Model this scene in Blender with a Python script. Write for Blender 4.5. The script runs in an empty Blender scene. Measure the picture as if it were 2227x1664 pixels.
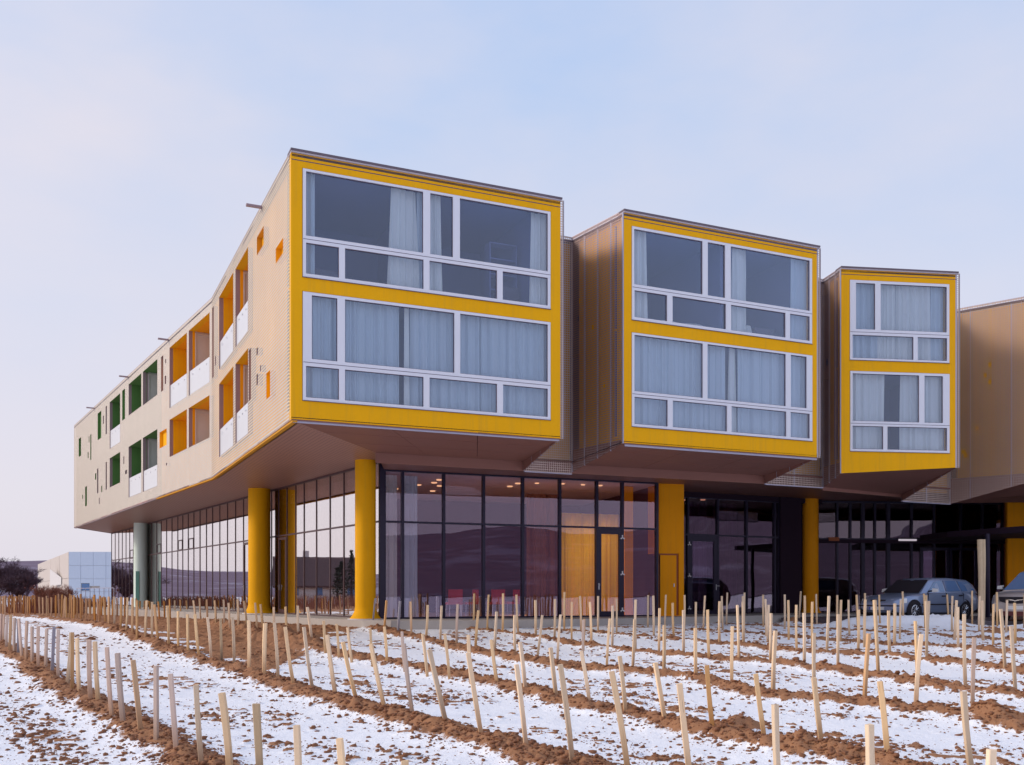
import bpy, math, random
import numpy as np
from mathutils import Vector, noise as mnoise

R = math.radians
rnd = random.Random(7)
sc = bpy.context.scene
COL = sc.collection
E = 0.82                     # eye height above the terrace; building heights below are given relative to the eye
F, CX, HY = 2138.5, 1113.5, 1290.0   # lens constants of the photograph, used to place surveyed points

# ------------------------------------------------------------------ camera, sky, sun
cd = bpy.data.cameras.new('camera'); cam = bpy.data.objects.new('camera', cd); COL.objects.link(cam)
cam.location = (0, 0, E); cam.rotation_euler = (R(90), 0, 0)
cd.sensor_width = 36; cd.lens = 36 * F / 2227; cd.shift_y = (HY - 832) / 2227
cd.clip_start = 0.2; cd.clip_end = 6000
sc.camera = cam

SUN_EL, SUN_AZ = 24.0, (-0.98, -0.07)
w = bpy.data.worlds.new('World'); sc.world = w; w.use_nodes = True
nt = w.node_tree; N = nt.nodes; L = nt.links; N.clear()
out = N.new('ShaderNodeOutputWorld'); bg = N.new('ShaderNodeBackground'); L.new(bg.outputs[0], out.inputs[0])
sky = N.new('ShaderNodeTexSky'); sky.sky_type = 'NISHITA'; sky.sun_disc = False
sky.sun_elevation = R(SUN_EL); sky.sun_rotation = math.atan2(SUN_AZ[0], SUN_AZ[1]) ; sky.dust_density = 3; sky.air_density = 1.2
bg.inputs['Strength'].default_value = 0.1
tc = N.new('ShaderNodeTexCoord'); sp = N.new('ShaderNodeSeparateXYZ'); L.new(tc.outputs['Generated'], sp.inputs[0])
ramp = N.new('ShaderNodeValToRGB'); L.new(sp.outputs['Z'], ramp.inputs[0])
cr = ramp.color_ramp
cr.elements[0].position = 0.0; cr.elements[0].color = (0.76, 0.72, 0.80, 1)
cr.elements[1].position = 1.0; cr.elements[1].color = (0.36, 0.50, 0.85, 1)
for p_, c_ in ((0.12, (0.745, 0.72, 0.83, 1)), (0.28, (0.66, 0.70, 0.86, 1)), (0.44, (0.50, 0.63, 0.89, 1)), (0.75, (0.40, 0.55, 0.88, 1))):
    e_ = cr.elements.new(p_); e_.color = c_
# thin high haze, uneven
mp = N.new('ShaderNodeMapping'); mp.inputs['Scale'].default_value = (1.4, 1.4, 3.2); L.new(tc.outputs['Generated'], mp.inputs[0])
nz = N.new('ShaderNodeTexNoise'); nz.inputs['Scale'].default_value = 1.9; nz.inputs['Detail'].default_value = 6; nz.inputs['Roughness'].default_value = 0.5
L.new(mp.outputs[0], nz.inputs['Vector'])
# haze is thicker toward the low sun in the west (left)
dt = N.new('ShaderNodeVectorMath'); dt.operation = 'DOT_PRODUCT'; L.new(tc.outputs['Generated'], dt.inputs[0])
dt.inputs[1].default_value = Vector((SUN_AZ[0], SUN_AZ[1], math.tan(R(SUN_EL)))).normalized()
hz = N.new('ShaderNodeMapRange'); hz.inputs['From Min'].default_value = -0.35; hz.inputs['From Max'].default_value = 0.95
hz.inputs['To Min'].default_value = 0.0; hz.inputs['To Max'].default_value = 0.75; L.new(dt.outputs['Value'], hz.inputs['Value'])
ad = N.new('ShaderNodeMath'); ad.operation = 'MULTIPLY_ADD'; L.new(nz.outputs[0], ad.inputs[0]); ad.inputs[1].default_value = 2.3; ad.inputs[2].default_value = -1.06
ad2 = N.new('ShaderNodeMath'); ad2.operation = 'ADD'; ad2.use_clamp = True; L.new(ad.outputs[0], ad2.inputs[0]); L.new(hz.outputs[0], ad2.inputs[1])
mx = N.new('ShaderNodeMixRGB'); L.new(ad2.outputs[0], mx.inputs[0]); L.new(ramp.outputs[0], mx.inputs[1]); mx.inputs[2].default_value = (0.775, 0.74, 0.825, 1)
glow = N.new('ShaderNodeMath'); glow.operation = 'POWER'; L.new(dt.outputs['Value'], glow.inputs[0]); glow.inputs[1].default_value = 6; glow.use_clamp = True
gm = N.new('ShaderNodeMath'); gm.operation = 'MULTIPLY_ADD'; L.new(glow.outputs[0], gm.inputs[0]); gm.inputs[1].default_value = 4.5; gm.inputs[2].default_value = 8.1
vm = N.new('ShaderNodeVectorMath'); vm.operation = 'SCALE'; L.new(mx.outputs[0], vm.inputs[0]); L.new(gm.outputs[0], vm.inputs['Scale'])
vs = N.new('ShaderNodeVectorMath'); vs.operation = 'SCALE'; L.new(sky.outputs[0], vs.inputs[0]); vs.inputs['Scale'].default_value = 0.12
va = N.new('ShaderNodeVectorMath'); va.operation = 'ADD'; L.new(vm.outputs[0], va.inputs[0]); L.new(vs.outputs[0], va.inputs[1])
L.new(va.outputs[0], bg.inputs[0])

sd = bpy.data.lights.new('sun', 'SUN'); sun = bpy.data.objects.new('sun', sd); COL.objects.link(sun)
sd.energy = 1.5; sd.angle = R(12); sd.color = (1.0, 0.88, 0.72)
sun.rotation_euler = Vector((SUN_AZ[0], SUN_AZ[1], math.tan(R(SUN_EL)))).to_track_quat('Z', 'Y').to_euler()
sun.location = (-30, 0, 30)

sc.view_settings.view_transform = 'Standard'; sc.view_settings.look = 'None'
sc.view_settings.exposure = 0.24; sc.view_settings.gamma = 1.0
sc.render.engine = 'CYCLES'
sc.cycles.use_denoising = True
sc.cycles.max_bounces = 8; sc.cycles.transparent_max_bounces = 24; sc.cycles.diffuse_bounces = 4
sc.cycles.caustics_reflective = False; sc.cycles.caustics_refractive = False
sc.cycles.sample_clamp_indirect = 6

# ------------------------------------------------------------------ materials
class MT:
    def __init__(s, name):
        s.m = bpy.data.materials.new(name); s.m.use_nodes = True; s.t = s.m.node_tree; s.t.nodes.clear()
        s.out = s.n('OutputMaterial')
    def n(s, typ, **kw):
        nd = s.t.nodes.new('ShaderNode' + typ)
        for k, v in kw.items():
            if k in nd.inputs: nd.inputs[k].default_value = v
            else: setattr(nd, k, v)
        return nd
    def l(s, a, b): s.t.links.new(a, b)
    def math(s, op, a, b=None, clamp=False):
        nd = s.n('Math', operation=op); nd.use_clamp = clamp
        for i, v in enumerate((a, b)):
            if v is None: continue
            if isinstance(v, (int, float)): nd.inputs[i].default_value = v
            else: s.l(v, nd.inputs[i])
        return nd.outputs[0]
    def mix(s, f, a, b):
        nd = s.n('MixRGB')
        for i, v in enumerate((f, a, b)):
            if isinstance(v, (int, float)): nd.inputs[i].default_value = v
            elif isinstance(v, tuple): nd.inputs[i].default_value = (*v[:3], 1)
            else: s.l(v, nd.inputs[i])
        return nd.outputs[0]

def plain(name, col, rough=0.7, var=0.12, scale=3.0, metal=0.0, bump=0.0, fine=0.0, spec=0.35, rndv=0.0, coat=0.0, streak=0.0):
    m = MT(name); b = m.n('BsdfPrincipled', Roughness=rough, Metallic=metal)
    b.inputs['Specular IOR Level'].default_value = spec
    if coat: b.inputs['Coat Weight'].default_value = coat; b.inputs['Coat Roughness'].default_value = 0.08
    c = m.n('TexCoord')
    nz_ = m.n('TexNoise', Scale=scale, Detail=5, Roughness=0.6); m.l(c.outputs['Object'], nz_.inputs['Vector'])
    dark = tuple(v * (1 - var) for v in col); lite = tuple(min(1, v * (1 + var)) for v in col)
    colr = m.mix(nz_.outputs[0], dark, lite)
    if fine:
        n2 = m.n('TexNoise', Scale=scale * 14, Detail=3); m.l(c.outputs['Object'], n2.inputs['Vector'])
        colr = m.mix(m.math('MULTIPLY', n2.outputs[0], fine), colr, tuple(v * 0.5 for v in col))
    if streak:
        mp2 = m.n('Mapping'); mp2.inputs['Scale'].default_value = (7, 7, 0.35); m.l(c.outputs['Object'], mp2.inputs[0])
        n3 = m.n('TexNoise', Scale=1.0, Detail=6, Roughness=0.7); m.l(mp2.outputs[0], n3.inputs['Vector'])
        mr3 = m.n('MapRange'); m.l(n3.outputs[0], mr3.inputs['Value']); mr3.inputs['From Min'].default_value = 0.50; mr3.inputs['From Max'].default_value = 0.78
        colr = m.mix(m.math('MULTIPLY', mr3.outputs[0], streak), colr, tuple(v * 0.45 + 0.05 for v in col))
    if rndv:
        oi = m.n('ObjectInfo'); hs = m.n('HueSaturation'); m.l(colr, hs.inputs['Color'])
        m.l(m.math('ADD', m.math('MULTIPLY', oi.outputs['Random'], rndv), 1 - rndv * 0.6), hs.inputs['Value']); colr = hs.outputs[0]
    m.l(colr, b.inputs['Base Color'])
    if bump:
        bp = m.n('Bump', Strength=bump, Distance=0.02); m.l(nz_.outputs[0], bp.inputs['Height']); m.l(bp.outputs[0], b.inputs['Normal'])
    m.l(b.outputs[0], m.out.inputs[0]); return m.m

def perforated(name, col, pitch=0.062, hole=0.62, rough=0.45, metal=0.5):
    """square-hole perforated aluminium sheet, uv in metres"""
    m = MT(name); b = m.n('BsdfPrincipled', Roughness=rough, Metallic=metal)
    tcn = m.n('TexCoord'); s_ = m.n('SeparateXYZ'); m.l(tcn.outputs['UV'], s_.inputs[0])
    fs = []
    for ax in (0, 1):
        f_ = m.math('FRACT', m.math('DIVIDE', s_.outputs[ax], pitch))
        fs.append(m.math('LESS_THAN', m.math('ABSOLUTE', m.math('SUBTRACT', f_, 0.5)), hole / 2))
    h_ = m.math('MULTIPLY', fs[0], fs[1])
    nz_ = m.n('TexNoise', Scale=0.9, Detail=4); m.l(tcn.outputs['Object'], nz_.inputs['Vector'])
    mpp = m.n('Mapping'); mpp.inputs['Scale'].default_value = (3.2, 0.5, 1); m.l(tcn.outputs['UV'], mpp.inputs[0])
    n2 = m.n('TexNoise', Scale=1.6, Detail=6, Roughness=0.7); m.l(mpp.outputs[0], n2.inputs['Vector'])
    cc = m.mix(nz_.outputs[0], tuple(v * 0.86 for v in col), tuple(min(1, v * 1.1) for v in col))
    cc = m.mix(m.math('MULTIPLY', n2.outputs[0], 0.55), cc, tuple(v * 0.62 for v in col))
    m.l(cc, b.inputs['Base Color'])
    tr = m.n('BsdfTransparent'); ms = m.n('MixShader'); m.l(h_, ms.inputs[0]); m.l(b.outputs[0], ms.inputs[1]); m.l(tr.outputs[0], ms.inputs[2])
    m.l(ms.outputs[0], m.out.inputs[0]); return m.m

def glass(name, r0=0.10, p=2.1, tint=(0.8, 0.8, 0.85), rcol=(1, 1, 1), wav=0.0, wscale=0.6):
    m = MT(name); lw = m.n('LayerWeight', Blend=0.5)
    fac = m.math('ADD', m.math('MULTIPLY', m.math('POWER', lw.outputs['Facing'], p), 1 - r0), r0)
    gl = m.n('BsdfGlossy', Roughness=0.0, Color=(*rcol, 1)); tr = m.n('BsdfTransparent', Color=(*tint, 1))
    if wav:
        c = m.n('TexCoord'); nz_ = m.n('TexNoise', Scale=wscale, Detail=1); m.l(c.outputs['Object'], nz_.inputs['Vector'])
        bp = m.n('Bump', Strength=1.0, Distance=wav); m.l(nz_.outputs[0], bp.inputs['Height']); m.l(bp.outputs[0], gl.inputs['Normal'])
    ms = m.n('MixShader'); m.l(fac, ms.inputs[0]); m.l(tr.outputs[0], ms.inputs[1]); m.l(gl.outputs[0], ms.inputs[2])
    m.l(ms.outputs[0], m.out.inputs[0]); return m.m

def cloth(name, col, trans=0.45):
    m = MT(name); d = m.n('BsdfDiffuse', Color=(*col, 1)); t_ = m.n('BsdfTranslucent', Color=(*col, 1)); ms = m.n('MixShader', Fac=trans)
    m.l(d.outputs[0], ms.inputs[1]); m.l(t_.outputs[0], ms.inputs[2]); m.l(ms.outputs[0], m.out.inputs[0]); return m.m

def emit(name, col, st):
    m = MT(name); e_ = m.n('Emission', Color=(*col, 1), Strength=st); m.l(e_.outputs[0], m.out.inputs[0]); return m.m

def wood(name, a, b_, foot=(0.36, 0.17, 0.06), rv=0.32, footamt=0.85):
    """sawn stake: grain along z, earth stain rising from the foot; local z 0..1"""
    m = MT(name); b = m.n('BsdfPrincipled', Roughness=0.8); b.inputs['Specular IOR Level'].default_value = 0.2
    tcn = m.n('TexCoord'); oi = m.n('ObjectInfo')
    mp_ = m.n('Mapping'); mp_.inputs['Scale'].default_value = (26, 26, 1.6); m.l(tcn.outputs['Object'], mp_.inputs[0])
    off = m.n('VectorMath', operation='ADD'); m.l(mp_.outputs[0], off.inputs[0])
    cb = m.n('CombineXYZ'); m.l(m.math('MULTIPLY', oi.outputs['Random'], 40), cb.inputs[2]); m.l(m.math('MULTIPLY', oi.outputs['Random'], 17), cb.inputs[0])
    m.l(cb.outputs[0], off.inputs[1])
    nz_ = m.n('TexNoise', Scale=1.0, Detail=5, Roughness=0.65); m.l(off.outputs[0], nz_.inputs['Vector'])
    c = m.mix(nz_.outputs[0], a, b_)
    kn = m.n('TexNoise', Scale=0.35, Detail=2); m.l(off.outputs[0], kn.inputs['Vector'])
    c = m.mix(m.math('MULTIPLY', m.math('GREATER_THAN', kn.outputs[0], 0.69), 0.6), c, (0.16, 0.07, 0.03))
    s_ = m.n('SeparateXYZ'); m.l(tcn.outputs['Object'], s_.inputs[0])
    mr = m.n('MapRange'); m.l(m.math('ADD', s_.outputs[2], m.math('MULTIPLY', nz_.outputs[0], 0.25)), mr.inputs['Value'])
    mr.inputs['From Min'].default_value = 0.12; mr.inputs['From Max'].default_value = 0.62; mr.inputs['To Min'].default_value = footamt; mr.inputs['To Max'].default_value = 0.0
    c = m.mix(mr.outputs[0], c, foot)
    hs = m.n('HueSaturation'); m.l(c, hs.inputs['Color']); m.l(m.math('ADD', m.math('MULTIPLY', oi.outputs['Random'], rv), 1.0 - rv * 0.62), hs.inputs['Value'])
    m.l(m.math('ADD', m.math('MULTIPLY', m.math('FRACT', m.math('MULTIPLY', oi.outputs['Random'], 7.3)), 0.35), 0.80), hs.inputs['Saturation'])
    m.l(hs.outputs[0], b.inputs['Base Color']); m.l(b.outputs[0], m.out.inputs[0]); return m.m

M = dict(
    yellow=plain('yellow_render', (0.90, 0.435, 0.006), 0.7, 0.07, 1.2, fine=0.12, streak=0.3, spec=0.12),
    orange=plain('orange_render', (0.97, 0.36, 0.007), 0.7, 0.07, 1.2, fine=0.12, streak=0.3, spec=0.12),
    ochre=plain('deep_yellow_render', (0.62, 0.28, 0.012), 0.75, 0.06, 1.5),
    green=plain('green_render', (0.085, 0.20, 0.05), 0.75, 0.08, 1.5),
    mint=plain('mint_render', (0.80, 0.93, 0.85), 0.7, 0.05, 1.5, fine=0.1),
    teal=plain('teal_paint', (0.13, 0.30, 0.25), 0.6, 0.1),
    offwhite=plain('offwhite_panel', (0.60, 0.56, 0.54), 0.6, 0.06, 1.2),
    lining=plain('mauve_aluminium', (0.34, 0.24, 0.26), 0.45, 0.08, metal=0.3),
    white=plain('white_powder_coat', (0.74, 0.74, 0.80), 0.4, 0.03, 2),
    groove=plain('dark_seal', (0.10, 0.07, 0.12), 0.6),
    cap=plain('grey_capping', (0.16, 0.12, 0.14), 0.4, metal=0.4),
    caplite=plain('pale_drip_edge', (0.5, 0.45, 0.5), 0.4, metal=0.3),
    frame=plain('anthracite_frame', (0.022, 0.016, 0.042), 0.35, 0.1, metal=0.2),
    bronze=plain('bronze_frame', (0.10, 0.055, 0.06), 0.4, 0.1, metal=0.3),
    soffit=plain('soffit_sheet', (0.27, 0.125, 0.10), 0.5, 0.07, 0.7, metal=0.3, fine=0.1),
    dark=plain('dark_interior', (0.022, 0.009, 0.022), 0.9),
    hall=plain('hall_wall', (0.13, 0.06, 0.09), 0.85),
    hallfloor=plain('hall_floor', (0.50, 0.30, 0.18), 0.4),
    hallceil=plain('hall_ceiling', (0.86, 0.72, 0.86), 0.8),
    room=plain('room_wall', (0.13, 0.17, 0.40), 0.9, 0.04),
    roomdark=plain('room_dark', (0.10, 0.10, 0.17), 0.8),
    concrete=plain('pale_concrete', (0.50, 0.45, 0.41), 0.85, 0.1, 1.5, bump=0.2, fine=0.3),
    asphalt=plain('wet_asphalt', (0.12, 0.10, 0.115), 0.55, 0.25, 0.8, fine=0.3),
    sheet=perforated('perforated_aluminium', (0.76, 0.64, 0.51), pitch=0.085, hole=0.58, metal=0.2),
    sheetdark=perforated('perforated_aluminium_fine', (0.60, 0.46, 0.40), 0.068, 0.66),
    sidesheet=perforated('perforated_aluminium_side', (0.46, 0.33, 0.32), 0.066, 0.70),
    seam=plain('seam_profile', (0.42, 0.40, 0.50), 0.45, metal=0.3),
    gl_up=glass('bluish_window_glass', 0.085, 2.3, (0.95, 0.97, 1.0), (0.70, 0.80, 1.0), wav=0.0008),
    gl_side=glass('sun_control_glass', 0.32, 1.25, (0.88, 0.82, 0.84), (1.0, 0.965, 0.955), wav=0.003),
    gl_front=glass('hall_glass', 0.075, 2.0, (0.97, 0.94, 0.97), (0.88, 0.76, 1.0), wav=0.004, wscale=0.45),
    gl_court=glass('court_glass', 0.07, 2.0, (0.7, 0.6, 0.7), (0.95, 0.85, 0.95), wav=0.012, wscale=0.45),
    frosted=plain('frosted_glass', (0.60, 0.60, 0.62), 0.25, 0.04, spec=0.6),
    curtain=cloth('pale_blue_curtain', (0.66, 0.78, 0.88), 0.3),
    curtain2=cloth('white_net_curtain', (0.90, 0.95, 0.95), 0.3),
    curtaindark=cloth('dark_violet_curtain', (0.10, 0.06, 0.11), 0.2),
    gold=cloth('gold_fabric', (1.0, 0.60, 0.01), 0.5),
    rust=plain('rust_fabric', (0.36, 0.11, 0.045), 0.7, 0.2, 2),
    red=plain('red_upholstery', (0.6, 0.02, 0.03), 0.6),
    steel=plain('brushed_steel', (0.6, 0.6, 0.63), 0.3, metal=0.9),
    hinge=plain('white_hinge', (0.85, 0.84, 0.88), 0.35),
    lamp=emit('warm_lamp', (1.0, 0.55, 0.28), 0.9),
    tube=emit('cool_lamp', (0.9, 0.8, 0.9), 0.45),
    bark=plain('bare_bark', (0.085, 0.05, 0.07), 0.9, 0.3, 6),
    twig=plain('red_brown_twigs', (0.30, 0.13, 0.09), 0.9, 0.35, 3),
    stake=wood('pale_sawn_wood', (0.88, 0.65, 0.42), (0.78, 0.54, 0.32)),
    stakefar=wood('orange_brown_wood', (0.62, 0.34, 0.15), (0.50, 0.24, 0.10), (0.36, 0.14, 0.06)),
    stakegrey=wood('weathered_wood', (0.36, 0.33, 0.36), (0.24, 0.21, 0.25), (0.2, 0.15, 0.15)),
    stakewarm=wood('fresh_orange_wood', (0.74, 0.46, 0.24), (0.58, 0.32, 0.14)),
    stakepink=wood('mauve_wood', (0.72, 0.54, 0.43), (0.58, 0.41, 0.33)),
    stakedark=wood('charred_foot_wood', (0.66, 0.50, 0.32), (0.5, 0.34, 0.2), (0.03, 0.01, 0.02), footamt=1.0),
    cubefront=plain('blue_grey_panel', (0.50, 0.56, 0.66), 0.6, 0.04, 0.3, metal=0.1),
    cubeside=plain('sandy_panel', (0.52, 0.45, 0.40), 0.6, 0.05, 0.3, metal=0.2),
    carblue=plain('steel_blue_paint', (0.27, 0.33, 0.48), 0.32, 0.04, metal=0.45, coat=0.7),
    carsilver=plain('silver_paint', (0.46, 0.42, 0.42), 0.32, 0.04, metal=0.4, coat=0.7),
    carglass=plain('car_window', (0.10, 0.19, 0.36), 0.04, 0.1, spec=1.0),
    black=plain('black_rubber', (0.018, 0.014, 0.02), 0.7),
    plate=plain('number_plate', (0.75, 0.73, 0.72), 0.4),
    plateblue=plain('plate_blue', (0.03, 0.06, 0.45), 0.4),
    bumperred=plain('lower_grille', (0.12, 0.03, 0.03), 0.4),
    headlamp=plain('headlamp_lens', (0.80, 0.80, 0.80), 0.1, spec=1.0),
    chrome=plain('chrome', (0.8, 0.78, 0.72), 0.12, metal=1.0),
    roofdark=plain('dark_roof', (0.10, 0.06, 0.06), 0.8, 0.2), roofred=plain('red_roof', (0.38, 0.10, 0.06), 0.8, 0.2),
    housewall=plain('house_plaster', (0.55, 0.50, 0.50), 0.85), conifer=plain('dark_conifer', (0.035, 0.045, 0.035), 0.9, 0.4, 3),
)

# ------------------------------------------------------------------ mesh builder
class MB:
    def __init__(s): s.v = []; s.f = []; s.mi = []; s.uv = []
    def quad(s, a, b, c, d, mi=0, uv=None):
        i = len(s.v); s.v += [a, b, c, d]; s.f.append((i, i + 1, i + 2, i + 3)); s.mi.append(mi); s.uv.append(uv)
    def poly(s, pts, mi=0, uv=None):
        i = len(s.v); s.v += list(pts); s.f.append(tuple(range(i, i + len(pts)))); s.mi.append(mi); s.uv.append(uv)
    def box8(s, p, mi=0):      # p: 4 bottom + 4 top, counter-clockwise from above
        i = len(s.v); s.v += list(p)
        for q in ((3, 2, 1, 0), (4, 5, 6, 7), (0, 1, 5, 4), (1, 2, 6, 5), (2, 3, 7, 6), (3, 0, 4, 7)):
            s.f.append(tuple(i + k for k in q)); s.mi.append(mi); s.uv.append(None)
    def box(s, x0, x1, y0, y1, z0, z1, mi=0):
        s.box8([(x0, y0, z0), (x1, y0, z0), (x1, y1, z0), (x0, y1, z0), (x0, y0, z1), (x1, y0, z1), (x1, y1, z1), (x0, y1, z1)], mi)
    def prism(s, pts, z0, z1, mi=0):
        n = len(pts); a = sum(pts[k][0] * pts[(k + 1) % n][1] - pts[(k + 1) % n][0] * pts[k][1] for k in range(n))
        if a < 0: pts = pts[::-1]
        i = len(s.v); s.v += [(x, y, z0) for x, y in pts] + [(x, y, z1) for x, y in pts]
        s.f.append(tuple(i + k for k in range(n))[::-1]); s.mi.append(mi); s.uv.append(None)
        s.f.append(tuple(i + n + k for k in range(n))); s.mi.append(mi); s.uv.append(None)
        for k in range(n):
            j = (k + 1) % n; s.f.append((i + k, i + j, i + n + j, i + n + k)); s.mi.append(mi); s.uv.append(None)
    def tube(s, a, b, ra, rb, n=6, mi=0, caps=True):
        a = Vector(a); b = Vector(b); d = (b - a)
        if d.length < 1e-6: return
        q = d.to_track_quat('Z', 'Y'); i = len(s.v)
        for c, r in ((a, ra), (b, rb)):
            for k in range(n):
                t = 2 * math.pi * k / n; s.v.append(tuple(c + q @ Vector((r * math.cos(t), r * math.sin(t), 0))))
        for k in range(n):
            j = (k + 1) % n; s.f.append((i + k, i + j, i + n + j, i + n + k)); s.mi.append(mi); s.uv.append(None)
        if caps:
            s.f.append(tuple(i + k for k in range(n))[::-1]); s.mi.append(mi); s.uv.append(None)
            s.f.append(tuple(i + n + k for k in range(n))); s.mi.append(mi); s.uv.append(None)
    def lathe(s, cx, cy, prof, n=32, mi=0):
        i = len(s.v)
        for r, z in prof:
            for k in range(n):
                t = 2 * math.pi * k / n; s.v.append((cx + r * math.cos(t), cy + r * math.sin(t), z))
        for m_ in range(len(prof) - 1):
            for k in range(n):
                j = (k + 1) % n; a = i + m_ * n
                s.f.append((a + k, a + j, a + n + j, a + n + k)); s.mi.append(mi); s.uv.append(None)
    def build(s, name, mats, parent=None, smooth=False, rel=True, dz=E, origin=None, **props):
        """coordinates are world, heights relative to the eye when rel; object origin goes to the base of the piece"""
        v = np.array(s.v, dtype=float)
        if rel: v[:, 2] += dz
        lo = v.min(0); hi = v.max(0)
        o = np.array([(lo[0] + hi[0]) / 2, (lo[1] + hi[1]) / 2, lo[2]]) if origin is None else np.array(origin, dtype=float)
        v -= o
        me = bpy.data.meshes.new(name); me.from_pydata([tuple(p) for p in v], [], s.f)
        if not isinstance(mats, (list, tuple)): mats = [mats]
        for m_ in mats: me.materials.append(m_)
        me.polygons.foreach_set('material_index', s.mi)
        if any(u is not None for u in s.uv):
            ul = me.uv_layers.new(name='UVMap'); buf = []
            for f_, u in zip(s.f, s.uv): buf += [c for p in (u if u is not None else [(0, 0)] * len(f_)) for c in p]
            ul.data.foreach_set('uv', buf)
        if smooth:
            me.polygons.foreach_set('use_smooth', [True] * len(s.f))
            try: me.set_sharp_from_angle(angle=R(38))
            except Exception: pass
        me.update()
        ob = bpy.data.objects.new(name, me); COL.objects.link(ob)
        po = Vector((0, 0, 0)) if parent is None else wloc(parent)
        ob.location = Vector(o) - po
        if parent is not None: ob.parent = parent
        for k, x in props.items(): ob[k] = x
        return ob

def wloc(o):
    v = Vector((0, 0, 0))
    while o is not None: v = v + o.location; o = o.parent
    return v

def thing(name, loc, label, cat, group=None):
    o = bpy.data.objects.new(name, None); COL.objects.link(o); o.location = loc; o.empty_display_size = 0.3
    o['label'] = label; o['category'] = cat
    if group: o['group'] = group
    return o

class Fr:   # a vertical wall plane: u metres along, h height relative to the eye, d metres outward
    def __init__(s, a, b, outward=None):
        s.a = a; dx, dy = b[0] - a[0], b[1] - a[1]; s.L = math.hypot(dx, dy); s.t = (dx / s.L, dy / s.L); s.n = (s.t[1], -s.t[0])
        ref = outward if outward else (-(a[0] + b[0]) / 2, -(a[1] + b[1]) / 2)
        if s.n[0] * ref[0] + s.n[1] * ref[1] < 0: s.n = (-s.n[0], -s.n[1])
    def p(s, u, h, d=0.0): return (s.a[0] + s.t[0] * u + s.n[0] * d, s.a[1] + s.t[1] * u + s.n[1] * d, h)
    def xy(s, u, d=0.0): return s.p(u, 0, d)[:2]
    def box(s, mb, u0, u1, h0, h1, d0, d1, mi=0):
        q = [s.p(u0, h0, d0), s.p(u1, h0, d0), s.p(u1, h0, d1), s.p(u0, h0, d1)]
        area = sum(q[k][0] * q[(k + 1) % 4][1] - q[(k + 1) % 4][0] * q[k][1] for k in range(4))
        if area < 0: q = q[::-1]
        mb.box8(q + [(x, y, h1) for x, y, _ in q], mi)

def holed(mb, fr, u0, u1, h0, h1, holes, d, mi=0, thick=0.0, hb=None, ht=None, edge_mi=None):
    """sheet with rectangular holes; thick>0 gives it a back and reveals; hb/ht give a sloping bottom/top"""
    us = sorted({u0, u1, *[min(max(x, u0), u1) for q in holes for x in q[:2]]})
    hs = sorted({h0, h1, *[min(max(x, h0), h1) for q in holes for x in q[2:4]]})
    def H(u, h):
        if hb and h == h0: return hb(u)
        if ht and h == h1: return ht(u)
        return h
    em = mi if edge_mi is None else edge_mi
    solid = {}
    for i in range(len(us) - 1):
        for j in range(len(hs) - 1):
            if us[i + 1] - us[i] < 1e-6 or hs[j + 1] - hs[j] < 1e-6: continue
            cu, ch = (us[i] + us[i + 1]) / 2, (hs[j] + hs[j + 1]) / 2
            if not any(q[0] < cu < q[1] and q[2] < ch < q[3] for q in holes): solid[i, j] = 1
    for (i, j) in solid:
        a, b, c, e = us[i], us[i + 1], hs[j], hs[j + 1]
        k = [(a, H(a, c)), (b, H(b, c)), (b, H(b, e)), (a, H(a, e))]
        mb.quad(*[fr.p(x, y, d) for x, y in k], mi, k)
        if thick:
            mb.quad(*[fr.p(x, y, d - thick) for x, y in k[::-1]], mi, k[::-1])
            for (di, dj, s0, s1) in ((-1, 0, 3, 0), (1, 0, 1, 2), (0, -1, 0, 1), (0, 1, 2, 3)):
                if (i + di, j + dj) not in solid:
                    p0, p1 = k[s0], k[s1]
                    mb.quad(fr.p(*p0, d), fr.p(*p1, d), fr.p(*p1, d - thick), fr.p(*p0, d - thick), em, [(0, 0)] * 4)

# ------------------------------------------------------------------ ground (one sheet) with vine ridges
HT = [(-4000, 1.6), (-60, 2.0), (0, 2.0), (8, 1.93), (12, 1.86), (18, 1.70), (24, 1.42), (29, 1.12), (31, 1.05), (45, 1.12), (70, 1.28), (200, 1.5), (4000, 1.6)]
hx = np.array([a for a, _ in HT]); hv = np.array([b for _, b in HT])
def H0(y): return np.interp(y, hx, hv)
zz = np.linspace(6, 400, 20000); rr = F * H0(zz) / zz
def gpt(px, py):
    """photo pixel on the field -> ground x, y"""
    rel = max(py - HY, 9); Z = float(np.interp(-rel, -rr, zz)); return ((px - CX) / F * Z, Z)

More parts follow.
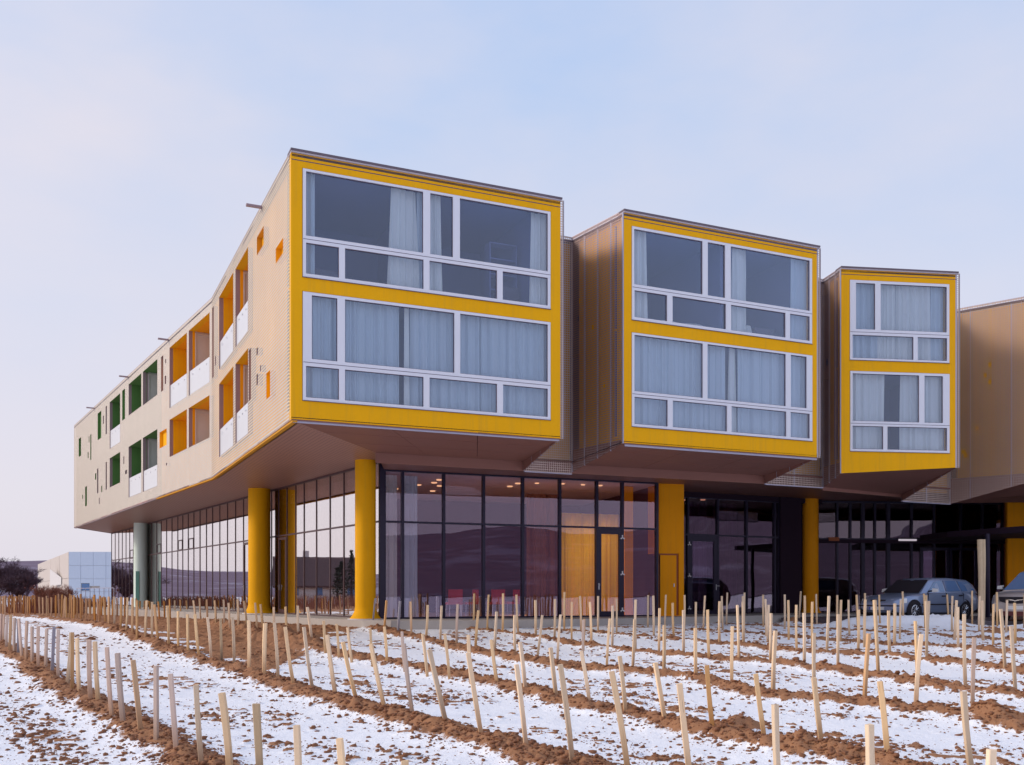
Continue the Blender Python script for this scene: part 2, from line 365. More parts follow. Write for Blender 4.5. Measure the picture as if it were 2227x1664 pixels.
rows_px = [
    [(0, 1409), (60, 1438), (114, 1490), (200, 1535), (305, 1590), (415, 1664), (560, 1760)],
    [(-60, 1335), (84, 1346), (150, 1354), (228, 1366), (300, 1389), (354, 1409), (450, 1443), (560, 1477), (680, 1518), (813, 1553), (960, 1598), (1117, 1637), (1300, 1690), (1650, 1800)],
    [(440, 1356), (560, 1381), (660, 1405), (757, 1430), (889, 1454), (1010, 1478), (1120, 1502), (1272, 1543), (1420, 1572), (1550, 1601), (1680, 1637), (1800, 1658), (2000, 1690), (2240, 1730)],
    [(800, 1366), (826, 1371), (900, 1390), (990, 1409), (1120, 1437), (1240, 1453), (1373, 1467), (1512, 1482), (1614, 1508), (1677, 1523), (1878, 1537), (2001, 1552), (2120, 1570), (2227, 1587), (2400, 1615)],
    [(1000, 1366), (1104, 1378), (1183, 1391), (1280, 1407), (1373, 1421), (1525, 1434), (1680, 1446), (1853, 1468), (1952, 1483), (2100, 1508), (2227, 1522), (2400, 1545)],
    [(1185, 1370), (1348, 1383), (1500, 1396), (1651, 1411), (1760, 1424), (1878, 1427), (2026, 1439), (2175, 1461), (2400, 1490)],
    [(1280, 1365), (1398, 1367), (1530, 1373), (1626, 1379), (1800, 1396), (1960, 1405), (2090, 1414), (2227, 1428), (2400, 1440)],
    [(1560, 1357), (1700, 1364), (1850, 1372), (2000, 1380), (2227, 1398), (2400, 1408)],
    [(1760, 1353), (1920, 1358), (2080, 1364), (2227, 1375), (2400, 1385)],
]
rows = [[gpt(*q) for q in r_] for r_ in rows_px]
edge0 = [gpt(*q) for q in ((-60, 1470), (0, 1502), (40, 1545), (76, 1591), (110, 1625), (152, 1662), (230, 1740))]     # line of clods left of the first row
# ridges run on to the left, out of the frame
rows[0] = [(-46, 60), (-30, 40)] + rows[0]
rows[1] = [(-60, 74), (-40, 56)] + rows[1][1:]

def axis(segs):
    out_ = []
    for a, b, st in segs: out_ += list(np.arange(a, b, st))
    return out_
def grow(x, st, lim, k=1.16):
    o = []
    while abs(x) < lim: st *= k; x += st; o.append(x)
    return o
xs = axis([(-24, -9, 0.055), (-9, 9, 0.034), (9, 18, 0.05)]); xs = sorted(grow(-24, -0.055, 3200)) + xs + grow(18, 0.05, 3200)
ys = axis([(9.5, 16, 0.05), (16, 36, 0.075), (36, 62, 0.25)]); ys = sorted(grow(9.5, -0.05, 3200)) + ys + grow(62, 0.25, 3200)
xs = np.array(xs); ys = np.array(ys)
GX, GY = np.meshgrid(xs, ys)

def fbm(x, y, f0, octs=4, seed=0):
    """value noise, vectorised"""
    g = np.random.RandomState(seed); tab = g.rand(256, 256); tot = np.zeros_like(x, dtype=float); amp = 1; s = 0
    for o in range(octs):
        fx = x * f0 + 37.7 * o; fy = y * f0 + 11.3 * o
        ix = np.floor(fx).astype(int); iy = np.floor(fy).astype(int); u = fx - ix; v = fy - iy
        u = u * u * (3 - 2 * u); v = v * v * (3 - 2 * v)
        a = tab[ix & 255, iy & 255]; b = tab[(ix + 1) & 255, iy & 255]; c = tab[ix & 255, (iy + 1) & 255]; d = tab[(ix + 1) & 255, (iy + 1) & 255]
        tot += amp * ((a * (1 - u) + b * u) * (1 - v) + (c * (1 - u) + d * u) * v); s += amp; amp *= 0.5; f0 *= 2.03
    return tot / s

def rowdist(X, Y):
    best = np.full(X.shape, 99.0); side = np.zeros(X.shape)
    for r_ in rows:
        for (x0, y0), (x1, y1) in zip(r_[:-1], r_[1:]):
            dx, dy = x1 - x0, y1 - y0; L2 = dx * dx + dy * dy
            t = np.clip(((X - x0) * dx + (Y - y0) * dy) / L2, 0, 1)
            px = X - (x0 + t * dx); py = Y - (y0 + t * dy); d = np.hypot(px, py)
            m_ = d < best; best = np.where(m_, d, best); side = np.where(m_, np.sign(px * dy - py * dx), side)
    return best, side

def surface(X, Y):
    X = np.asarray(X, float); Y = np.asarray(Y, float)
    base = -H0(Y)
    field = ((Y > 7) & (Y < 75) & (np.abs(X) < 60)).astype(float)
    sel = field > 0
    d = np.full(X.shape, 99.0); sd_ = np.zeros(X.shape)
    dd, ss = rowdist(X[sel], Y[sel]); d[sel] = dd; sd_[sel] = ss
    wob = fbm(X, Y, 1.3, 3, 1); lump = fbm(X, Y, 4.5, 4, 2); fine = fbm(X, Y, 13.0, 3, 3)
    dw = d + (wob - 0.5) * 0.5
    # ridges thin out in the far right part of the field
    thin = np.interp(Y, [20, 25, 30], [1.0, 0.8, 0.35]) ; thin = np.where(X < -2, np.maximum(thin, 0.95), thin)
    thin = thin * np.interp(wob, [0.3, 0.42], [0.75, 1.0])
    wdt = 0.34 * thin
    ridge = np.exp(-(dw / (wdt + 0.02)) ** 2)
    soil = np.clip(1.25 - dw / (wdt * 1.15 + 0.01), 0, 1)
    hgt = ridge * thin * (0.13 + 0.16 * (lump - 0.4)) + ridge * (fine - 0.5) * 0.07
    # crumbs beside the ridge and a tilled, speckled strip between the rows
    speck = fbm(X, Y, 5.5, 3, 5); patch = fbm(X, Y, 0.55, 3, 6)
    mid = np.clip((d - 0.75) / 0.35, 0, 1) * np.clip((2.2 - d) / 0.6, 0.25, 1)
    near = np.clip(1 - (d - 0.2) / 0.45, 0, 1)
    q0 = np.array(edge0)[::-1]; r1 = np.array(rows[0])[::-1]
    left = X < np.interp(Y, r1[:, 1], r1[:, 0])
    x0e = np.interp(Y, q0[:, 1], q0[:, 0]); strip = np.exp(-((X - x0e + (wob - .5) * 1.2) / 0.42) ** 2) * np.interp(Y, [15, 21], [1.0, 0.0])
    mid = np.where(left, strip * 0.8, mid)
    cov = np.maximum(mid * np.interp(patch, [0.38, 0.60], [0.20, 0.98]), near * 0.8)
    sp = np.clip((speck - (0.80 - 0.26 * cov)) * 9, 0, 1)
    soil = np.maximum(soil, sp * 0.85)
    hgt = hgt + sp * 0.035 * field + (fine - 0.5) * 0.012 * field + (wob - 0.5) * 0.05 * field
    # bare earth bank along the side terrace and at the far left
    earth = np.zeros(X.shape)
    sgl = (X + 4.19) * (-0.845) + (Y - 31.1) * (-0.5345)       # distance in front of the side glazing
    band = np.clip((6.8 + (wob - .5) * 1.6 - sgl) / 0.5, 0, 1) * np.clip((sgl - 0.5) / 0.5, 0, 1) * np.clip((-4.5 - X + (wob - .5) * 2) / 0.8, 0, 1) * np.clip((62 - Y) / 5, 0, 1)
    far = np.clip((Y - 50 - (patch - .5) * 16) / 4, 0, 1) * np.clip((95 - Y) / 10, 0, 1) * (X < -10) * (X > -90)
    bx, by = gpt(640, 1408)
    clump = np.zeros(X.shape)
    for (cx_, cy_), a_, b_, hh in ((gpt(600, 1392), 1.1, 0.8, 0.22), (gpt(645, 1408), 0.8, 0.6, 0.2), (gpt(1620, 1597), 0.32, 0.3, 0.22), (gpt(1810, 1646), 0.9, 0.55, 0.12), (gpt(2175, 1575), 0.35, 0.3, 0.18), (gpt(2160, 1382), 0.4, 0.4, 0.2), (gpt(1725, 1358), 0.3, 0.3, 0.25)):
        q = ((X - cx_) / a_) ** 2 + ((Y - cy_) / b_) ** 2
        g_ = np.exp(-q * 1.1); clump = np.maximum(clump, g_); hgt = hgt + g_ * hh * (0.55 + 0.9 * lump) * 0.9
    earth = np.maximum(band, far)
    soil = np.maximum(soil, np.clip(earth * 1.15 - 0.1, 0, 1)); soil = np.maximum(soil, np.clip((clump - 0.35 + (lump - .5) * .4) * 4, 0, 1))
    hgt = hgt + earth * ((lump - 0.45) * 0.10 + (fine - .5) * 0.06)
    # shovelled snow heaps by the car park
    for mx_, my_, r1, hh in ((11.35, 31.1, 1.15, 0.32), (13.45, 31.0, 0.8, 0.34), (16.6, 30.2, 1.3, 0.18), (12.4, 31.0, 0.6, 0.14)):
        g_ = np.exp(-(((X - mx_) / r1) ** 2 + ((Y - my_) / (r1 * 0.6)) ** 2)); hgt = hgt + g_ * hh * (0.85 + 0.3 * lump); soil = soil * (1 - np.clip(g_ * 2.2, 0, 1))
    return base + hgt, np.clip(soil, 0, 1), d

GZ, SOIL, _ = surface(GX, GY)
def ground_h(x, y):
    a, _, _ = surface(np.array([x]), np.array([y])); return float(a[0])

def soil_snow_material():
    m = MT('snowy_soil'); b = m.n('BsdfPrincipled', Roughness=0.85); b.inputs['Specular IOR Level'].default_value = 0.15
    at = m.n('Attribute', attribute_name='soil'); tcn = m.n('TexCoord')
    n1 = m.n('TexNoise', Scale=9, Detail=6, Roughness=0.7); m.l(tcn.outputs['Object'], n1.inputs['Vector'])
    n2 = m.n('TexNoise', Scale=34, Detail=4, Roughness=0.7); m.l(tcn.outputs['Object'], n2.inputs['Vector'])
    n3 = m.n('TexNoise', Scale=0.7, Detail=3); m.l(tcn.outputs['Object'], n3.inputs['Vector'])
    s_ = m.math('ADD', at.outputs['Fac'], m.math('MULTIPLY', m.math('SUBTRACT', n1.outputs[0], 0.5), 0.9))
    s_ = m.math('ADD', s_, m.math('MULTIPLY', m.math('SUBTRACT', n2.outputs[0], 0.5), 0.55))
    mr = m.n('MapRange'); m.l(s_, mr.inputs['Value']); mr.inputs['From Min'].default_value = 0.42; mr.inputs['From Max'].default_value = 0.56
    soil = m.mix(n1.outputs[0], (0.40, 0.185, 0.092), (0.17, 0.065, 0.034)); soil = m.mix(n2.outputs[0], soil, (0.42, 0.22, 0.115))
    snow = m.mix(n3.outputs[0], (0.87, 0.89, 0.94), (0.92, 0.93, 0.96))
    thinw = m.math('MULTIPLY', m.math('GREATER_THAN', n2.outputs[0], 0.60), 0.22)
    snow = m.mix(thinw, snow, (0.62, 0.50, 0.44))
    m.l(m.mix(mr.outputs[0], snow, soil), b.inputs['Base Color'])
    bp = m.n('Bump', Strength=0.6, Distance=0.035); m.l(m.math('ADD', n1.outputs[0], m.math('MULTIPLY', n2.outputs[0], 0.5)), bp.inputs['Height']); m.l(bp.outputs[0], b.inputs['Normal'])
    m.l(b.outputs[0], m.out.inputs[0]); return m.m
M['field'] = soil_snow_material()

ny, nx = GX.shape
co = np.stack([GX, GY, GZ + E], -1).reshape(-1, 3)
idx = np.arange(ny * nx).reshape(ny, nx)
quads = np.stack([idx[:-1, :-1], idx[:-1, 1:], idx[1:, 1:], idx[1:, :-1]], -1).reshape(-1, 4)
me = bpy.data.meshes.new('ground'); me.vertices.add(len(co)); me.vertices.foreach_set('co', co.ravel())
me.loops.add(quads.size); me.loops.foreach_set('vertex_index', quads.ravel().astype(np.int32))
me.polygons.add(len(quads)); me.polygons.foreach_set('loop_start', np.arange(0, quads.size, 4, dtype=np.int32)); me.polygons.foreach_set('loop_total', np.full(len(quads), 4, dtype=np.int32))
me.polygons.foreach_set('use_smooth', np.ones(len(quads), dtype=bool))
me.materials.append(M['field']); me.update()
at_ = me.attributes.new('soil', 'FLOAT', 'POINT'); at_.data.foreach_set('value', SOIL.ravel())
ground = bpy.data.objects.new('ground', me); COL.objects.link(ground); ground['kind'] = 'structure'
ground['label'] = 'thin snow over brown earth ridges of a young vineyard'

# clods: loose crumbs of earth, uncountable
def clods():
    t_ = (1 + 5 ** 0.5) / 2
    iv = np.array([(-1, t_, 0), (1, t_, 0), (-1, -t_, 0), (1, -t_, 0), (0, -1, t_), (0, 1, t_), (0, -1, -t_), (0, 1, -t_), (t_, 0, -1), (t_, 0, 1), (-t_, 0, -1), (-t_, 0, 1)]) / 1.9
    fc = np.array([(0, 11, 5), (0, 5, 1), (0, 1, 7), (0, 7, 10), (0, 10, 11), (1, 5, 9), (5, 11, 4), (11, 10, 2), (10, 7, 6), (7, 1, 8), (3, 9, 4), (3, 4, 2), (3, 2, 6), (3, 6, 8), (3, 8, 9), (4, 9, 5), (2, 4, 11), (6, 2, 10), (8, 6, 7), (9, 8, 1)])
    g = np.random.RandomState(11); n = 380000
    Y = 9.5 * (36 / 9.5) ** g.rand(n); X = (g.rand(n) * 1.24 - 0.62) * Y
    h_, so, d = surface(X, Y); patch = fbm(X, Y, 0.55, 3, 6); pt2 = fbm(X, Y, 1.6, 2, 8)
    mid = np.clip((d - 0.7) / 0.3, 0, 1) * np.clip((2.3 - d) / 0.8, 0.15, 1) * np.interp(patch, [0.38, 0.6], [0.06, 1.0]) * np.interp(pt2, [0.35, 0.6], [0.35, 1])
    q0 = np.array(edge0)[::-1]; r1 = np.array(rows[0])[::-1]
    mid = np.where(X < np.interp(Y, r1[:, 1], r1[:, 0]), np.exp(-((X - np.interp(Y, q0[:, 1], q0[:, 0])) / 0.42) ** 2) * 0.9 * np.interp(Y, [15, 21], [1.0, 0.0]) + 0.02, mid)
    pr = np.maximum(np.exp(-(d / 0.42) ** 2) * 0.75, mid * 0.40) + 0.012
    pr = np.where(Y > 30, pr * 0.4, pr) * np.interp(Y, [10, 22], [1, 0.6])
    hit_ = g.rand(n) < pr * 0.5
    keep = hit_ & ~((np.abs(X) > 60))
    # no crumbs on terrace
    keep &= ~((Y > 29.3) & (X > -5.5))
    X, Y, h_, d = X[keep], Y[keep], h_[keep], d[keep]; k = len(X)
    s = 0.008 + 0.036 * g.rand(k) ** 4.5; s = s * np.interp(Y, [10, 30], [0.9, 1.5])
    sc3 = s[:, None] * (0.7 + 0.8 * g.rand(k, 3)); sc3[:, 2] *= 0.62
    V = iv[None] * (0.55 + 0.85 * g.rand(k, 12, 1)) * sc3[:, None, :]
    an = g.rand(k) * 6.28; c_, s_ = np.cos(an)[:, None], np.sin(an)[:, None]
    vx = V[..., 0] * c_ - V[..., 1] * s_; vy = V[..., 0] * s_ + V[..., 1] * c_
    V = np.stack([vx + X[:, None], vy + Y[:, None], V[..., 2] + (h_ + E + s * 0.12)[:, None]], -1).reshape(-1, 3)
    Fc = (fc[None] + (np.arange(k) * 12)[:, None, None]).reshape(-1, 3)
    me = bpy.data.meshes.new('earth_clods'); me.vertices.add(len(V)); me.vertices.foreach_set('co', V.ravel())
    me.loops.add(Fc.size); me.loops.foreach_set('vertex_index', Fc.ravel().astype(np.int32)); me.polygons.add(len(Fc))
    me.polygons.foreach_set('loop_start', np.arange(0, Fc.size, 3, dtype=np.int32)); me.polygons.foreach_set('loop_total', np.full(len(Fc), 3, dtype=np.int32))
    me.update(); me.materials.append(plain('clod_earth', (0.27, 0.118, 0.060), 0.9, 0.4, 2.3, fine=0.6))
    o = bpy.data.objects.new('earth_clods', me); COL.objects.link(o); o['kind'] = 'stuff'; o['category'] = 'earth clods'; o['label'] = 'loose brown earth clods scattered over the snow between the rows'
    print('clods', k)
clods()

# terrace slab and car park
TE = [(-30, 66), ((215 - CX) / F * 53, 53), ((500 - CX) / F * 39.3, 39.3), ((600 - CX) / F * 34.6, 34.6), ((700 - CX) / F * 31.6, 31.6), ((790 - CX) / F * 29.9, 29.9),
      ((850 - CX) / F * 29.4, 29.4), ((1060 - CX) / F * 29.7, 29.7), ((1250 - CX) / F * 31.0, 31.0), ((1400 - CX) / F * 32.6, 32.6), ((1520 - CX) / F * 34.2, 34.2), ((1700 - CX) / F * 36.4, 36.4), (12.5, 38.2), (30, 39.5), (30, 60), (-20, 80)]
mb = MB(); mb.prism(TE, -1.3, -0.82); mb.build('terrace', M['concrete'], kind='structure')
mb = MB(); mb.prism([(9.9, 36.2), (10.9, 34.2), (11.8, 32.4), (14, 31.9), (22, 31.0), (60, 29.5), (60, 39.4), (30, 39.5), (12.5, 38.2)], -1.3, -0.90); mb.build('car_park', M['asphalt'], kind='structure')
# ================================================================== the hotel
hotel = thing('hotel_building', (-4, 40, 0), 'long hotel of perforated metal boxes with yellow window fronts standing on yellow columns', 'building')
A0 = (-5.314, 23.70); A1 = (1.311, 26.669); B0 = (3.124, 27.456); B1 = (9.453, 30.364); C0 = (10.798, 32.251); C1 = (14.844, 32.81)
K1 = (-10.897, 35.675); K0 = (-27.999, 62.862); AQ = (-3.75, 27.1); Ab = (0.37, 28.9); Bb = (1.797, 29.556)
Br = (8.34, 32.4); Cb = (10.59, 33.502); Cr = (14.3, 36.0); Db = (16.56, 37.15); D1 = (19.2, 34.8); D2 = (27.0, 34.2)
G0 = (-4.19, 31.1); GE = (-28.1, 68.8); TOP = 10.70

def box_front(a, b, windows, hb):
    fr = Fr(a, b); holes = [q['o'] for q in windows]
    mb = MB(); holed(mb, fr, 0, fr.L, 4.18, 10.62, holes, 0.0, 0, 0.16, hb=hb)
    fr.box(mb, 0.0, fr.L, 10.455, 10.475, 0.0, 0.004, 1)
    mb.build('front_wall', [M['yellow'], M['groove']], hotel)
    mb = MB(); fr.box(mb, -0.02, fr.L + 0.02, 10.62, 10.66, -0.3, 0.05, 1); fr.box(mb, -0.03, fr.L + 0.03, 10.66, 10.71, -0.35, 0.07, 0)
    mb.build('roof_capping', [M['cap'], M['caplite']], hotel)
    for q in windows:
        u0, u1, h0, h1 = q['o']; panes = [(x0, x1, q['hu'][0], q['hu'][1]) for x0, x1 in q['up']] + [(x0, x1, q['hl'][0], q['hl'][1]) for x0, x1 in q['lo']]
        mb = MB(); holed(mb, fr, u0 + 0.012, u1 - 0.012, h0 + 0.012, h1 - 0.012, panes, 0.012, 0, 0.09)
        hm = (q['hu'][0] + q['hl'][1]) / 2
        fr.box(mb, u0 + 0.02, u1 - 0.02, hm - 0.007, hm + 0.005, 0.012, 0.016, 1)      # drip groove
        fr.box(mb, u0 - 0.0, u1 + 0.0, h0 + 0.0, h0 + 0.012, 0.0, 0.03, 1)
        win = mb.build('window', [M['white'], M['groove']], hotel)
        for (x0, x1, y0, y1) in panes:
            g = MB(); fr.box(g, x0 - 0.01, x1 + 0.01, y0 - 0.01, y1 + 0.01, -0.045, -0.037); g.build('glass_pane', M['gl_up'], win)
            s = MB(); holed(s, fr, x0 - 0.004, x1 + 0.004, y0 - 0.004, y1 + 0.004, [(x0 + 0.014, x1 - 0.014, y0 + 0.014, y1 - 0.014)], -0.02, 0, 0.015); s.build('gasket', M['groove'], win)
    return fr

WA = [dict(o=(0.26, 6.97, 7.65, 10.30), hu=(8.67, 10.23), hl=(7.75, 8.50), up=[(0.35, 3.34), (3.53, 4.15), (4.34, 6.88)], lo=[(0.35, 1.16), (1.31, 3.35), (3.51, 5.39), (5.55, 6.88)]),
      dict(o=(0.26, 6.97, 4.66, 7.32), hu=(5.69, 7.24), hl=(4.75, 5.51), up=[(0.49, 1.12), (1.31, 4.19), (4.35, 6.88)], lo=[(0.35, 1.16), (1.31, 3.35), (3.51, 5.39), (5.56, 6.88)])]
WB = [dict(o=(0.25, 6.73, 7.65, 10.30), hu=(8.67, 10.22), hl=(7.75, 8.50), up=[(0.33, 2.65), (2.83, 3.45), (3.65, 6.63)], lo=[(0.34, 1.43), (1.61, 3.48), (3.66, 5.69), (5.86, 6.63)]),
      dict(o=(0.25, 6.74, 4.66, 7.32), hu=(5.67, 7.25), hl=(4.75, 5.51), up=[(0.34, 2.66), (2.82, 5.70), (5.89, 6.51)], lo=[(0.34, 1.45), (1.62, 3.52), (3.68, 5.72), (5.88, 6.63)])]
WC = [dict(o=(0.29, 3.82, 7.65, 10.30), hu=(8.68, 10.20), hl=(7.73, 8.49), up=[(0.51, 1.18), (1.37, 3.72)], lo=[(0.39, 2.53), (2.68, 3.73)]),
      dict(o=(0.30, 3.83, 4.65, 7.31), hu=(5.66, 7.22), hl=(4.74, 5.50), up=[(0.39, 2.73), (2.92, 3.58)], lo=[(0.39, 1.46), (1.61, 3.73)])]
frA = box_front(A0, A1, WA, lambda u: 4.19)
frB = box_front(B0, B1, WB, lambda u: 4.18)
frC = box_front(C0, C1, WC, lambda u: 3.93 + 0.26 * u / 4.085)
frD = Fr(D1, D2, (0, -1)); LD = frD.L
WD = [dict(o=(0.3, LD - 0.3, 7.65, 10.3), hu=(8.67, 10.22), hl=(7.75, 8.5), up=[(0.4, 3.0), (3.2, 4.6), (4.8, LD - 0.4)], lo=[(0.4, 2.2), (2.4, 5.0), (5.2, LD - 0.4)]),
      dict(o=(0.3, LD - 0.3, 4.66, 7.3), hu=(5.67, 7.25), hl=(4.75, 5.5), up=[(0.4, 2.6), (2.8, 5.4), (5.6, LD - 0.4)], lo=[(0.4, 2.2), (2.4, 5.0), (5.2, LD - 0.4)])]
box_front(D1, D2, WD, lambda u: 4.18)

# ---- perforated skins: panels of each side wall are parts
SK = -0.0
def skin(fr, u0, u1, n, h0, h1, holes, mat, hb=None, name='facade_panel', back=None, backd=-0.14, backh=None, ht=None, rails=True):
    e = [u0 + (u1 - u0) * k / n for k in range(n + 1)]
    for k in range(n):
        a, b = e[k] + (0.006 if rails else 0.002), e[k + 1] - (0.006 if rails else 0.002)
        mb = MB(); holed(mb, fr, a, b, h0, h1, holes, 0.0, 0, 0, hb=hb, ht=ht)
        # folded edges of the sheet
        for uu in ((a, b) if rails else ()):
            hh0 = hb(uu) if hb else h0; hh1 = ht(uu) if ht else h1
            if not any(q[0] < uu < q[1] for q in holes): fr.box(mb, uu - 0.006, uu + 0.006, hh0, hh1, -0.05, -0.002, 1)
        fr.box(mb, a, b, h1 - 0.03, h1, -0.05, -0.002, 1) if rails else None
        mb.build(name, [mat, M['seam']], hotel)
    if back:
        mb = MB(); holed(mb, fr, u0 + (0.18 if hb else 0), u1 - (0.18 if hb else 0), (backh if backh else h0), h1 - 0.08, [q for q in holes if len(q) > 4 and q[4]], backd, 0, 0.1, hb=(None if backh or not hb else (lambda u: max(4.22, hb(u)))))
        mb.build('rendered_wall', back, hotel)
        if hb:
            mb = MB(); holed(mb, fr, u0, u1, h0, 4.3, [], -0.03, 0, 0.02, hb=lambda u: hb(u) + 0.005); mb.build('soffit_skirt', M['soffit'], hotel)

# openings of the long side: (u0,u1,h0,h1,is_loggia,colour)
Y_, G_, Mv = 'yellow', 'green', 'lining'
seg2 = [(8.48, 11.41, 7.74, 10.23, 1, Y_), (5.84, 8.04, 7.74, 10.20, 1, 'b' + Y_), (8.48, 11.41, 4.71, 7.23, 1, Y_), (5.84, 8.04, 4.71, 7.22, 1, 'b' + Y_),
        (3.47, 4.44, 9.52, 10.02, 0, 'ochre'), (0.95, 1.84, 8.50, 8.88, 0, Y_), (12.70, 13.05, 7.75, 10.28, 0, Mv), (12.17, 12.36, 8.07, 8.40, 0, Mv),
        (5.37, 5.69, 5.63, 7.13, 0, Mv), (4.32, 4.49, 6.71, 6.90, 0, Mv), (4.32, 4.49, 5.86, 6.17, 0, Mv), (3.86, 3.97, 6.14, 6.31, 0, Mv), (2.59, 3.07, 5.22, 5.91, 0, Y_)]
seg1 = [(0.27, 3.25, 7.71, 10.25, 1, 'b' + Y_), (3.56, 6.42, 7.73, 10.25, 1, Y_), (0.29, 3.25, 5.69, 7.23, 1, 'b' + Y_), (3.56, 6.40, 5.69, 7.24, 1, Y_),
        (7.56, 7.95, 8.68, 10.18, 0, Mv), (7.04, 7.18, 9.75, 9.92, 0, Mv), (7.04, 7.26, 8.88, 9.22, 0, Mv), (6.94, 8.23, 6.27, 6.96, 0, Y_),
        (8.68, 11.60, 8.69, 10.24, 1, 'b' + G_), (11.96, 14.86, 8.71, 10.24, 1, G_), (8.68, 11.60, 4.69, 7.18, 1, 'b' + G_), (11.96, 14.86, 4.69, 7.17, 1, G_),
        (15.78, 16.46, 8.70, 10.2, 0, G_), (17.01, 19.85, 7.70, 10.18, 1, G_), (17.01, 19.85, 5.64, 7.19, 1, G_), (20.7, 21.04, 8.63, 10.14, 0, Mv), (22.39, 23.5, 8.64, 10.14, 0, G_),
        (21.6, 21.85, 9.3, 9.75, 0, Mv), (29.35, 30.2, 8.47, 9.6, 0, G_), (25.63, 25.95, 7.8, 9.28, 0, G_), (26.3, 26.5, 8.9, 9.25, 0, G_), (26.6, 26.85, 8.0, 8.35, 0, G_),
        (20.7, 21.04, 5.61, 7.1, 0, Mv), (15.96, 16.16, 6.48, 6.85, 0, Mv), (15.29, 15.72, 5.91, 6.1, 0, Mv), (23.31, 23.69, 5.65, 7.04, 0, Mv), (23.99, 24.34, 6.48, 6.84, 0, G_),
        (27.19, 27.78, 5.22, 6.39, 0, G_), (28.6, 28.85, 5.75, 6.0, 0, G_), (22.1, 22.35, 5.6, 5.95, 0, G_), (22.9, 23.1, 5.0, 5.35, 0, Mv), (6.9, 7.05, 5.4, 5.5, 0, Mv)]
fr2 = Fr(A0, K1, (-1, 0)); fr1 = Fr(K1, K0, (-1, 0))
M['sheetyellow'] = perforated('perforated_yellow_edge', (0.90, 0.50, 0.05), pitch=0.075, hole=0.45, metal=0.1)
skin(fr2, 0.0, 0.26, 1, 4.18, TOP, [], M['sheetyellow'], rails=False, name='corner_panel')
skin(fr2, 0.26, fr2.L, 8, 4.18, TOP, seg2, M['sheet'], back=M['yellow'], rails=False)
M['sheetfar'] = perforated('perforated_aluminium_far', (0.74, 0.64, 0.54), pitch=0.05, hole=0.42, metal=0.2)
skin(fr1, 0.0, fr1.L, 20, 4.18, TOP, seg1, M['sheetfar'], back=None, rails=False)
mb = MB(); holed(mb, fr1, 0, 8.5, 4.18, 10.6, [q for q in seg1 if q[4]], -0.14, 0, 0.1); mb.build('rendered_wall', M['yellow'], hotel)
mb = MB(); holed(mb, fr1, 8.5, fr1.L, 4.18, 10.6, [q for q in seg1 if q[4]], -0.14, 0, 0.1); mb.build('rendered_wall', M['green'], hotel)

for fr, seg in ((fr2, seg2), (fr1, seg1)):
    for q in seg:
        u0, u1, h0, h1, lg, c = q; b = c[0] == 'b' and c[1:] in (Y_, G_); base = c[1:] if b else c
        # lining from the sheet back to the wall
        mb = MB(); D_ = 0.14; lm = 0 if (lg or c == Mv) else 1
        for (ua, ub, ha, hb_) in ((u0, u0, h0, h1), (u1, u1, h0, h1)): mb.quad(fr.p(ua, ha, 0.004), fr.p(ua, hb_, 0.004), fr.p(ua, hb_, -D_), fr.p(ua, ha, -D_), lm)
        for hh in (h0, h1): mb.quad(fr.p(u0, hh, 0.004), fr.p(u1, hh, 0.004), fr.p(u1, hh, -D_), fr.p(u0, hh, -D_), 1 if (base != Mv and hh == h1) else lm)
        mb.build('opening_lining', [M['lining'], M[base if base != Mv else 'lining']], hotel)
        if lg:
            mb = MB(); W_ = 1.7; z0, z1 = -0.24, -W_
            mb.quad(fr.p(u0, h1, z0), fr.p(u1, h1, z0), fr.p(u1, h1, z1), fr.p(u0, h1, z1), 2)      # ceiling
            mb.quad(fr.p(u0, h0, z0), fr.p(u1, h0, z0), fr.p(u1, h0, z1), fr.p(u0, h0, z1), 3)      # floor
            mb.quad(fr.p(u0, h0, z1), fr.p(u1, h0, z1), fr.p(u1, h1, z1), fr.p(u0, h1, z1), 0)      # back
            mb.quad(fr.p(u0, h0, z0), fr.p(u0, h1, z0), fr.p(u0, h1, z1), fr.p(u0, h0, z1), 0)
            mb.quad(fr.p(u1, h0, z0), fr.p(u1, h1, z0), fr.p(u1, h1, z1), fr.p(u1, h0, z1), 1 if b else 0)
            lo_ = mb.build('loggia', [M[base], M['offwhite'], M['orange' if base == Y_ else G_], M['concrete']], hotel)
            if b:
                mb = MB(); fr.box(mb, u1 - 0.03, u1 - 0.002, h0 + 0.02, h1 - 0.04, -0.235, -0.16, 0); fr.box(mb, u1 - 0.05, u1 - 0.002, h0 + 0.02, h1 - 0.06, -0.28, -0.235, 1)
                fr.box(mb, u1 - 0.04, u1 - 0.002, h1 - 0.12, h1 - 0.06, -1.6, -0.26, 1); mb.build('partition_frame', [M['orange'] if base == Y_ else M['lining'], M['offwhite']], lo_)
            if h1 - h0 > 2.0:
                mb = MB(); fr.box(mb, u0 + 0.03, u1 - 0.02, h0 + 0.0, h0 + 0.95, -0.05, -0.03); bl = mb.build('balustrade', M['frosted'], lo_)
                mb = MB()
                for uu in (u0 + 0.5, (u0 + u1) / 2, u1 - 0.5): fr.box(mb, uu - 0.02, uu + 0.02, h0 + 0.74, h0 + 0.78, -0.03, -0.01)
                mb.build('glass_clamp', M['steel'], lo_)
# rain spouts above the side wall
for fr, u in ((fr2, 3.75), (fr1, 6.63), (fr1, 15.0), (fr1, 24.65)):
    mb = MB(); fr.box(mb, u - 0.05, u + 0.05, 10.60, 10.66, -0.2, 0.42); mb.build('rain_spout', M['lining'], hotel)
mb = MB(); fr2.box(mb, 0, fr2.L, TOP, TOP + 0.02, -0.3, 0.0); fr1.box(mb, 0, fr1.L, TOP, TOP + 0.02, -0.3, 0.0); mb.build('roof_capping', M['lining'], hotel)

